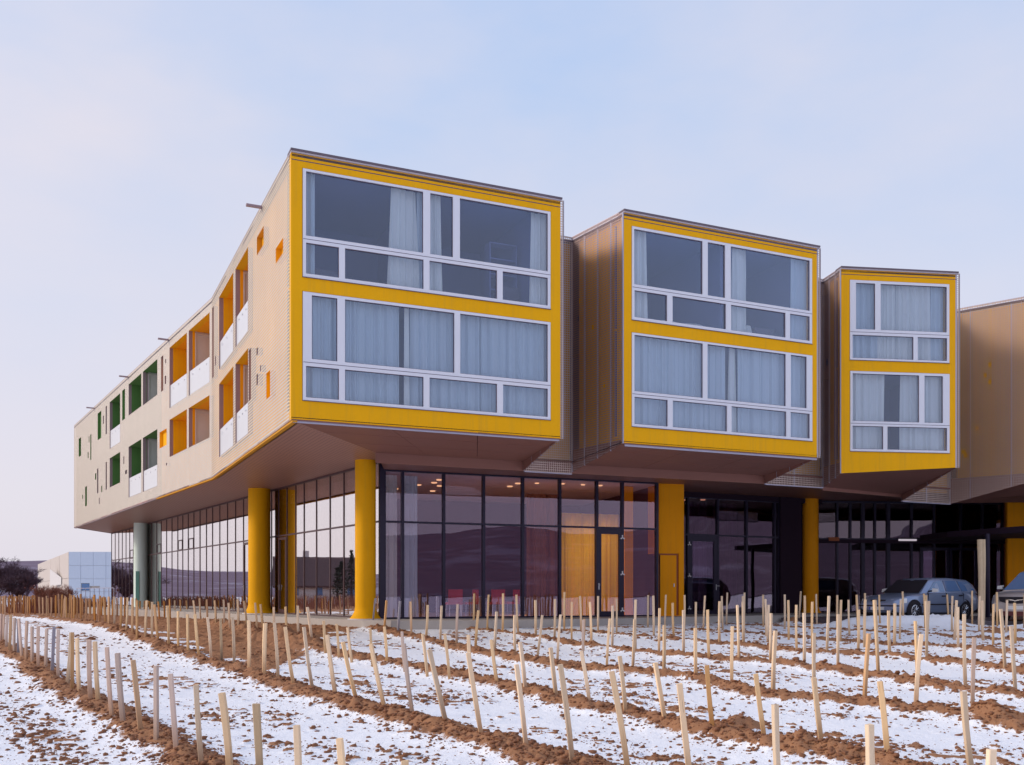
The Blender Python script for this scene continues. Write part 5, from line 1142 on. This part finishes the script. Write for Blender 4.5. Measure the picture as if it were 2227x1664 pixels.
for sgn in (1, -1):
    mb = MB(); mb.box8([T(4.22, sgn * .46, .56), T(4.42, sgn * .46, .56), T(4.30, sgn * .80, .56), T(4.02, sgn * .82, .58), T(4.22, sgn * .46, .70), T(4.36, sgn * .46, .69), T(4.24, sgn * .77, .71), T(4.0, sgn * .80, .73)]); mb.build('headlight', M['headlamp'], root)
    mb = MB(); mb.box8([T(4.40, sgn * .05, .56), T(4.475, sgn * .05, .56), T(4.46, sgn * .30, .56), T(4.38, sgn * .30, .56), T(4.38, sgn * .05, .69), T(4.445, sgn * .05, .69), T(4.43, sgn * .30, .68), T(4.36, sgn * .30, .68)]); mb.build('grille', M['black'], root)
    mb = MB(); mb.tube(T(4.38, sgn * .62, .33), T(4.47, sgn * .60, .33), .055, .055, 10); mb.build('fog_lamp', M['black'], root)
mb = MB(); mb.box8([T(4.40, -.82, .46), T(4.50, -.74, .46), T(4.50, .74, .46), T(4.40, .82, .46), T(4.38, -.82, .50), T(4.49, -.74, .50), T(4.49, .74, .50), T(4.38, .82, .50)][::1]); mb.build('bumper_strip', M['black'], root)
mb = MB(); mb.box8([T(4.2, -.8, .17), T(4.46, -.66, .17), T(4.46, .66, .17), T(4.2, .8, .17), T(4.2, -.8, .25), T(4.49, -.66, .25), T(4.49, .66, .25), T(4.2, .8, .25)]); mb.build('lower_intake', M['black'], root)
mb = MB(); mb.box8([T(4.48, -.28, .34), T(4.51, -.28, .34), T(4.51, .28, .34), T(4.48, .28, .34), T(4.48, -.28, .44), T(4.51, -.28, .44), T(4.51, .28, .44), T(4.48, .28, .44)])
pl_ = mb.build('number_plate', M['plate'], root); mb = MB(); mb.box8([T(4.505, -.28, .345), T(4.514, -.28, .345), T(4.514, -.24, .345), T(4.505, -.24, .345), T(4.505, -.28, .435), T(4.514, -.28, .435), T(4.514, -.24, .435), T(4.505, -.24, .435)]); mb.build('blue_band', M['plateblue'], pl_)

# silver people carrier, only its front corner is in the picture
cz = 31.2; cxx = (2208 - CX) / F * cz
root = thing('parked_car', (cxx, cz + 2, OZ), 'silver people carrier with its nose toward the vineyard, cut off at the right edge', 'car', 'cars parked by the entrance')
hd = Vector((-0.78, -0.626)).normalized(); Lc = 4.7
body = [(0.0, .4, .95, .85), (.1, .3, 1.02, .93), (1.0, .2, 1.05, 1.0), (3.0, .2, 1.02, 1.0), (3.7, .2, .98, .99), (4.1, .2, .93, .95), (4.4, .2, .86, .90), (4.58, .22, .76, .84), (4.68, .28, .60, .76)]
cabin = [(.15, 1.0, 1.3, .88, .74), (.5, 1.02, 1.62, .92, .74), (1.5, 1.02, 1.72, .93, .74), (2.4, 1.01, 1.70, .92, .74), (2.9, 1.0, 1.58, .91, .74), (3.5, .98, 1.12, .88, .78), (3.85, .95, 1.0, .84, .82)]
T, bo, W = car(root, (cxx - hd.x * Lc, cz - hd.y * Lc, -0.90), (hd.x, hd.y), dict(w=1.92, body=body, cabin=cabin, sidewin=[[(3.3, 1.08), (2.85, 1.46), (2.2, 1.55), (2.2, 1.06)], [(2.1, 1.06), (2.1, 1.56), (1.0, 1.56), (.9, 1.08)]], wind=(3.84, .99, 2.9, 1.58, .80, .66), wheels=[(3.8, .33), (.95, .33)], mirror=(3.35, 1.08), handles=[(2.3, .9)], strip=(1.3, 3.3, .5), seams=(3.2, 2.1)), M['carsilver'])
mb = MB(); n = 10; pts = []
for k in range(n + 1):
    a = math.pi * k / n; pts.append((.52 * math.cos(a), .72 - .16 * math.sin(a) ** .8))
fpts = [(.52, .78)] + pts[1:-1] + [(-.52, .78)]
mb.poly([T(4.70, y, z) for y, z in fpts]); 
for k in range(len(fpts)): j = (k + 1) % len(fpts); mb.quad(T(4.70, *fpts[k]), T(4.70, *fpts[j]), T(4.5, *fpts[j]), T(4.5, *fpts[k]))
gr_ = mb.build('grille', M['black'], root)
mb = MB()
for sgn in (1, -1): mb.poly([T(4.72, 0, .665), T(4.72, sgn * .07, .69), T(4.72, sgn * .30, .705), T(4.72, sgn * .28, .69), T(4.72, sgn * .06, .66), T(4.72, 0, .635)])
mb.build('emblem', M['chrome'], gr_)
for sgn in (1, -1):
    mb = MB(); mb.box8([T(4.40, sgn * .62, .58), T(4.66, sgn * .60, .58), T(4.54, sgn * .80, .58), T(4.3, sgn * .88, .60), T(4.38, sgn * .62, .80), T(4.58, sgn * .60, .79), T(4.46, sgn * .80, .82), T(4.25, sgn * .86, .84)]); mb.build('headlight', M['headlamp'], root)
mb = MB(); mb.box8([T(4.5, -.72, .18), T(4.70, -.6, .18), T(4.70, .6, .18), T(4.5, .72, .18), T(4.5, -.72, .32), T(4.71, -.6, .32), T(4.71, .6, .32), T(4.5, .72, .32)]); mb.build('lower_intake', M['bumperred'], root)
mb = MB(); mb.box8([T(4.69, -.27, .38), T(4.73, -.27, .38), T(4.73, .27, .38), T(4.69, .27, .38), T(4.69, -.27, .50), T(4.73, -.27, .50), T(4.73, .27, .50), T(4.69, .27, .50)])
pl_ = mb.build('number_plate', M['plate'], root); mb = MB(); mb.box8([T(4.72, -.27, .385), T(4.735, -.27, .385), T(4.735, -.23, .385), T(4.72, -.23, .385), T(4.72, -.27, .495), T(4.735, -.27, .495), T(4.735, -.23, .495), T(4.72, -.23, .495)]); mb.build('blue_band', M['plateblue'], pl_)

# ------------------------------------------------------------------ the cube building far left
cube = thing('cube_building', (-58, 135, -0.4), 'pale cube building with blue grey front and one square window, far left', 'building')
Q0 = (-58.6, 130.0); Q1 = (-38.0, 130.6); QL = (-89.7, 186.0); HB = 5.47
fq = Fr(Q0, Q1, (0, -1)); fl = Fr(Q0, QL, (-1, 0)); base = -1.35
mb = MB(); mb.prism([Fr(Q0, Q1, (0, -1)).xy(.2, -.15), fq.xy(fq.L, -.15), (-36, 180), (-80, 200), fl.xy(fl.L, -.15)], base, HB - .05); mb.build('core', M['cubeside'], cube)
sqw = (5.75 - 4.1 + 1.2, 0, 0, 0)
def pxu(fr, px, y=1250):
    k = (px - CX) / F; a, t = fr.a, fr.t; return (k * a[1] - a[0]) / (t[0] - k * t[1])
wins = [(pxu(fq, 176.5), pxu(fq, 194.8), -0.0, 1.0 + .0), (pxu(fq, 195.5), pxu(fq, 217), 0.35, 0.62)]
wins = [(wins[0][0], wins[0][1], (HY - 1284.8) / F * 130, (HY - 1268.4) / F * 130), (wins[1][0], wins[1][1], (HY - 1279) / F * 130, (HY - 1274.5) / F * 130)]
us = [0, 1.55, 3.2, 4.85, 6.5, 8.15, 9.8, 12, 14.5, 17, fq.L]; hs = [base, .2, 1.9, 3.65, HB]
for i in range(len(us) - 1):
    for j in range(len(hs) - 1):
        mb = MB(); holed(mb, fq, us[i] + .012, us[i + 1] - .012, hs[j] + .012, hs[j + 1] - .012, wins, rnd.uniform(-.01, .01), 0, .1); mb.build('wall_panel', M['cubefront'], cube)
us = [0, 4, 9, 15, 22, 32, 45, fl.L]; hs = [base, 2.0, HB]
lw = [(pxu(fl, 120), pxu(fl, 136), .15, 1.0), (pxu(fl, 104.5), pxu(fl, 112), .2, .95)]
for i in range(len(us) - 1):
    for j in range(len(hs) - 1):
        mb = MB(); holed(mb, fl, us[i] + .03, us[i + 1] - .03, hs[j] + .02, hs[j + 1] - .02, lw, rnd.uniform(-.02, .02), 0, .1); mb.build('wall_panel', M['cubeside'], cube)
mb = MB(); fq.box(mb, wins[0][0] + .05, wins[0][1] - .05, wins[0][2] + .05, wins[0][3] - .05, -.09, -.06); mb.build('window', M['carglass'], cube)
mb = MB(); u0, u1 = pxu(fl, 123), pxu(fl, 135); mb.quad(fl.p(u1, 1.2, .1), fl.p(u0, 1.1, .9), fl.p(u0, 3.6, .9), fl.p(u1, 2.2, .1)); mb.quad(fl.p(u0, 1.1, .85), fl.p(u1, 1.2, .05), fl.p(u1, 2.2, .05), fl.p(u0, 3.6, .85)); mb.build('folded_panel', M['offwhite'], cube)
# railing beside the side glazing
fn = Fr((-29.2, 66), (-24.5, 60.5), (-1, -1)); rail = thing('metal_railing', (-27, 63, 0), 'thin metal railing at the far end of the side glazing', 'railing')
mb = MB(); fn.box(mb, 0, fn.L, .30, .34, -.02, .02); mb.build('handrail', M['seam'], rail)
for k in range(9):
    mb = MB(); u = fn.L * k / 8; fn.box(mb, u - .015, u + .015, -.9, .3, -.015, .015); mb.build('baluster', M['seam'], rail)

# ------------------------------------------------------------------ bare trees, shrubs, hills, houses
def bare(x, y, ht, spread, seed, label, name='bare_tree', mat='bark', levels=6, trunk=.12, cat='tree', n0=1, group='bare trees and shrubs left of the hotel'):
    g = random.Random(seed); z0 = ground_h(x, y); t = thing(name, (x, y, z0 + E), label, cat, group); tr = MB(); cr_ = MB()
    def br(p, d, ln, r, lv):
        q = p + d * ln * .5; q += Vector((g.uniform(-1, 1), g.uniform(-1, 1), g.uniform(-.5, .5))) * ln * .08; e_ = q + (d + Vector((g.uniform(-.25, .25), g.uniform(-.25, .25), g.uniform(-.1, .2)))).normalized() * ln * .5
        mbx = tr if lv >= levels - 1 else cr_; n = 6 if lv > 3 else 3
        mbx.tube(p, q, r, r * .85, n, caps=False); mbx.tube(q, e_, r * .85, r * .65, n, caps=False)
        if lv == 0: return
        for _ in range(4 if lv > 1 else 5):
            s_ = g.uniform(.3, 1.0); o = p.lerp(q, s_ * 2) if s_ < .5 else q.lerp(e_, s_ * 2 - 1)
            nd = (d * .75 + Vector((g.uniform(-1, 1) * spread, g.uniform(-1, 1) * spread, g.uniform(-.25, .75)))).normalized(); br(o, nd, ln * g.uniform(.58, .8), max(r * .58, .007), lv - 1)
    for k in range(n0):
        o = Vector((x + g.uniform(-.3, .3) * (n0 > 1), y + g.uniform(-.3, .3) * (n0 > 1), z0 - .05)); br(o, Vector((g.uniform(-.3, .3) * (n0 > 1), g.uniform(-.3, .3) * (n0 > 1), 1)).normalized(), ht * .34, trunk, levels)
    if tr.v: tr.build('trunk', M[mat], t)
    if cr_.v: cr_.build('crown', M[mat], t)
for k, (px, Z, ht, lb) in enumerate(((-25, 82, 5.2, 'dark bare tree cut off by the left edge'), (28, 86, 5.6, 'dense dark bare tree, tallest of the clump at the far left'), (62, 92, 4.6, 'dark bare tree just left of the cube building'), (-5, 96, 5.0, 'bare tree behind the clump at the left edge'), (44, 80, 3.6, 'low spreading bare tree in the clump left of the cube'))):
    bare((px - CX) / F * Z, Z, ht * 1.08, 1.1, 20 + k, lb, levels=6, trunk=.13)
for k, (px, Z) in enumerate(((98, 88), (112, 84), (128, 90), (146, 86), (86, 80))):
    bare((px - CX) / F * Z, Z, 2.5, .5, 60 + k, f'thin pale shrub before the sandy side of the cube, {nth[(4, 0, 1, 2, 3)[0] if False else [1, 2, 3, 4, 0][k]]} from left', name='bare_shrub', mat='twig', levels=4, trunk=.03, cat='shrub', n0=4)
def reeds():
    g = random.Random(9); mb = MB()
    for k in range(5200):
        t = g.random(); px = g.choice((g.gauss(105, 26), g.gauss(140, 28), g.uniform(-600, 240))); Z = g.uniform(57, 66)
        x = (px - CX) / F * Z; z = -1.25; h = g.uniform(.5, 1.15) * (1 if px > 0 else 1.15); w_ = .012
        a = g.uniform(-.25, .25); y = Z
        mb.poly([(x - w_, y, z), (x + w_, y, z), (x + a * h * .5 + w_, y + .02, z + h * .6), (x + a * h, y, z + h)])
    mb.build('dry_reeds', M['twig'], None, kind='stuff', label='dry reddish brush growing among the far stakes', category='dry brush')
reeds()
def hill_material():
    m = MT('winter_hill'); b = m.n('BsdfPrincipled', Roughness=0.95); b.inputs['Specular IOR Level'].default_value = 0
    tcn = m.n('TexCoord'); mq = m.n('Mapping'); mq.inputs['Scale'].default_value = (1, 1, 5); m.l(tcn.outputs['Object'], mq.inputs[0]); n1 = m.n('TexNoise', Scale=0.014, Detail=8, Roughness=.7); m.l(mq.outputs[0], n1.inputs['Vector'])
    n2 = m.n('TexNoise', Scale=0.07, Detail=4); m.l(tcn.outputs['Object'], n2.inputs['Vector'])
    s_ = m.n('SeparateXYZ'); m.l(tcn.outputs['Object'], s_.inputs[0])
    terr = m.math('LESS_THAN', m.math('FRACT', m.math('ADD', m.math('DIVIDE', s_.outputs[2], 2.6), m.math('MULTIPLY', n1.outputs[0], 1.5))), 0.28)
    f = m.math('ADD', m.math('MULTIPLY', n1.outputs[0], .7), m.math('MULTIPLY', n2.outputs[0], .3))
    mr = m.n('MapRange'); m.l(f, mr.inputs['Value']); mr.inputs['From Min'].default_value = .52; mr.inputs['From Max'].default_value = .60
    c = m.mix(n2.outputs[0], (0.16, 0.125, 0.175), (0.26, 0.205, 0.25)); c = m.mix(m.math('MULTIPLY', mr.outputs[0], .5), c, (0.42, 0.42, 0.52)); c = m.mix(m.math('MULTIPLY', terr, .04), c, (0.5, 0.5, 0.58))
    m.l(c, b.inputs['Base Color']); m.l(b.outputs[0], m.out.inputs[0]); return m.m
M['hill'] = hill_material()
def hills():
    mb = MB(); n = 180; ringsr = [(330, 0), (450, .35), (620, .75), (820, 1.0), (1100, 1.02), (1700, .6)]; g = np.random.RandomState(4)
    grid = []
    for k in range(n):
        a = 2 * math.pi * k / n      # azimuth, 0 = +y, clockwise to +x
        az = math.degrees(a); az = az if az <= 180 else az - 360
        hgt = float(np.interp(az, [-180, -120, -75, -50, -28, 0, 30, 60, 85, 110, 140, 165, 180], [30, 16, 15, 17, 31, 26, 20, 26, 52, 66, 62, 45, 30]))
        hgt *= 1 + .10 * math.sin(a * 7 + 1) + .06 * math.sin(a * 17) + .03 * math.sin(a * 41)
        grid.append([(r_ * math.sin(a), r_ * math.cos(a), -1.7 + hgt * f * (1 + (.05 * math.sin(a * 23 + r_)))) for r_, f in ringsr])
    for k in range(n):
        k2 = (k + 1) % n
        for j in range(len(ringsr) - 1): mb.quad(grid[k][j], grid[k][j + 1], grid[k2][j + 1], grid[k2][j])
    mb.build('hills', M['hill'], None, smooth=True, kind='structure')
hills()
def house(x, y, w_, d_, hw, hr, rot, label, roof='roofred', wall='housewall'):
    z0 = ground_h(x, y); c, s = math.cos(rot), math.sin(rot); t = thing('house', (x, y, z0 + E), label, 'house', 'houses of the village below the hills')
    def T(a, b, z): return (x + a * c - b * s, y + a * s + b * c, z0 + z)
    mb = MB(); mb.box8([T(-w_, -d_, -.2), T(w_, -d_, -.2), T(w_, d_, -.2), T(-w_, d_, -.2), T(-w_, -d_, hw), T(w_, -d_, hw), T(w_, d_, hw), T(-w_, d_, hw)])
    for sg in (-1, 1): mb.poly([T(sg * w_, -d_, hw), T(sg * w_, d_, hw), T(sg * w_, 0, hw + hr - .1)])
    wl = mb.build('wall', M[wall], t)
    e = .35; mb = MB()
    for sg in (-1, 1):
        a = [T(-w_ - e, sg * (d_ + e), hw - .25), T(w_ + e, sg * (d_ + e), hw - .25), T(w_ + e, 0, hw + hr), T(-w_ - e, 0, hw + hr)]; b = [(p[0], p[1], p[2] + .2) for p in a]
        mb.quad(*a[::-1]); mb.quad(*b)
        for k in range(4): mb.quad(a[k], a[(k + 1) % 4], b[(k + 1) % 4], b[k])
    rf = mb.build('roof', M[roof], t); mb = MB(); mb.box8([T(w_ * .3, .3, hw + hr * .5), T(w_ * .3 + .6, .3, hw + hr * .5), T(w_ * .3 + .6, .9, hw + hr * .5), T(w_ * .3, .9, hw + hr * .5), T(w_ * .3, .3, hw + hr + .9), T(w_ * .3 + .6, .3, hw + hr + .9), T(w_ * .3 + .6, .9, hw + hr + .9), T(w_ * .3, .9, hw + hr + .9)]); mb.build('chimney', M[wall], rf)
    for sg in (-1, 1):
        for a in (-.55, .1, .6):
            mb = MB(); mb.box8([T(a * w_ - .4, sg * (d_ + .03) - .03, 1.0), T(a * w_ + .4, sg * (d_ + .03) - .03, 1.0), T(a * w_ + .4, sg * (d_ + .03) + .03, 1.0), T(a * w_ - .4, sg * (d_ + .03) + .03, 1.0), T(a * w_ - .4, sg * (d_ + .03) - .03, 2.3), T(a * w_ + .4, sg * (d_ + .03) - .03, 2.3), T(a * w_ + .4, sg * (d_ + .03) + .03, 2.3), T(a * w_ - .4, sg * (d_ + .03) + .03, 2.3)]); mb.build('window', M['carglass'], t)
for (px, Z, w_, hw, rf, lb) in ((50, 330, 3.5, 3.0, 'roofred', 'red roofed house behind the bare trees at the far left'), (72, 360, 4, 3.6, 'roofred', 'red roofed house just left of the cube, far behind'), (10, 320, 4, 3.4, 'roofdark', 'pale house behind the bare trees, nearest the left edge'), (32, 380, 4, 4, 'roofdark', 'small dark roofed house beyond the bare trees')):
    house((px - CX) / F * Z, Z, w_, 4, hw, 3, rnd.uniform(-.4, .4), lb, rf)
house(-75, 85, 5.5, 4.5, 2.2, 3.3, .9, 'dark roofed house left of the frame, mirrored in the side glazing', 'roofdark')
def conifer(x, y, h, r, seed, label):
    g = random.Random(seed); z0 = ground_h(x, y); t = thing('conifer_tree', (x, y, z0 + E), label, 'tree', 'conifers left of the frame'); mb = MB(); mb.tube((x, y, z0), (x, y, z0 + h * .9), .15, .03, 6); mb.build('trunk', M['bark'], t)
    mb = MB()
    for k in range(900):
        s_ = g.random() ** .7; rr_ = r * (1 - s_) * g.uniform(.3, 1.05) + .08; a = g.uniform(0, 6.28); zc = z0 + .4 + s_ * (h - .4); p = Vector((x + rr_ * math.cos(a), y + rr_ * math.sin(a), zc)); q = g.uniform(.12, .3)
        d1 = Vector((g.uniform(-1, 1), g.uniform(-1, 1), g.uniform(-.8, .3))) * q; d2 = Vector((g.uniform(-1, 1), g.uniform(-1, 1), g.uniform(-.5, .5))) * q; mb.poly([tuple(p), tuple(p + d1), tuple(p + d2)])
    mb.build('crown', M['conifer'], t)
for k, (x, y, h) in enumerate(((-62, 73, 4.6), (-60, 70.5, 5.6), (-64, 75, 4.0), (-80, 78, 5))): conifer(x, y, h, 1.0, 70 + k, f'dark slim conifer mirrored in the side glazing, {nth[k]} nearest')
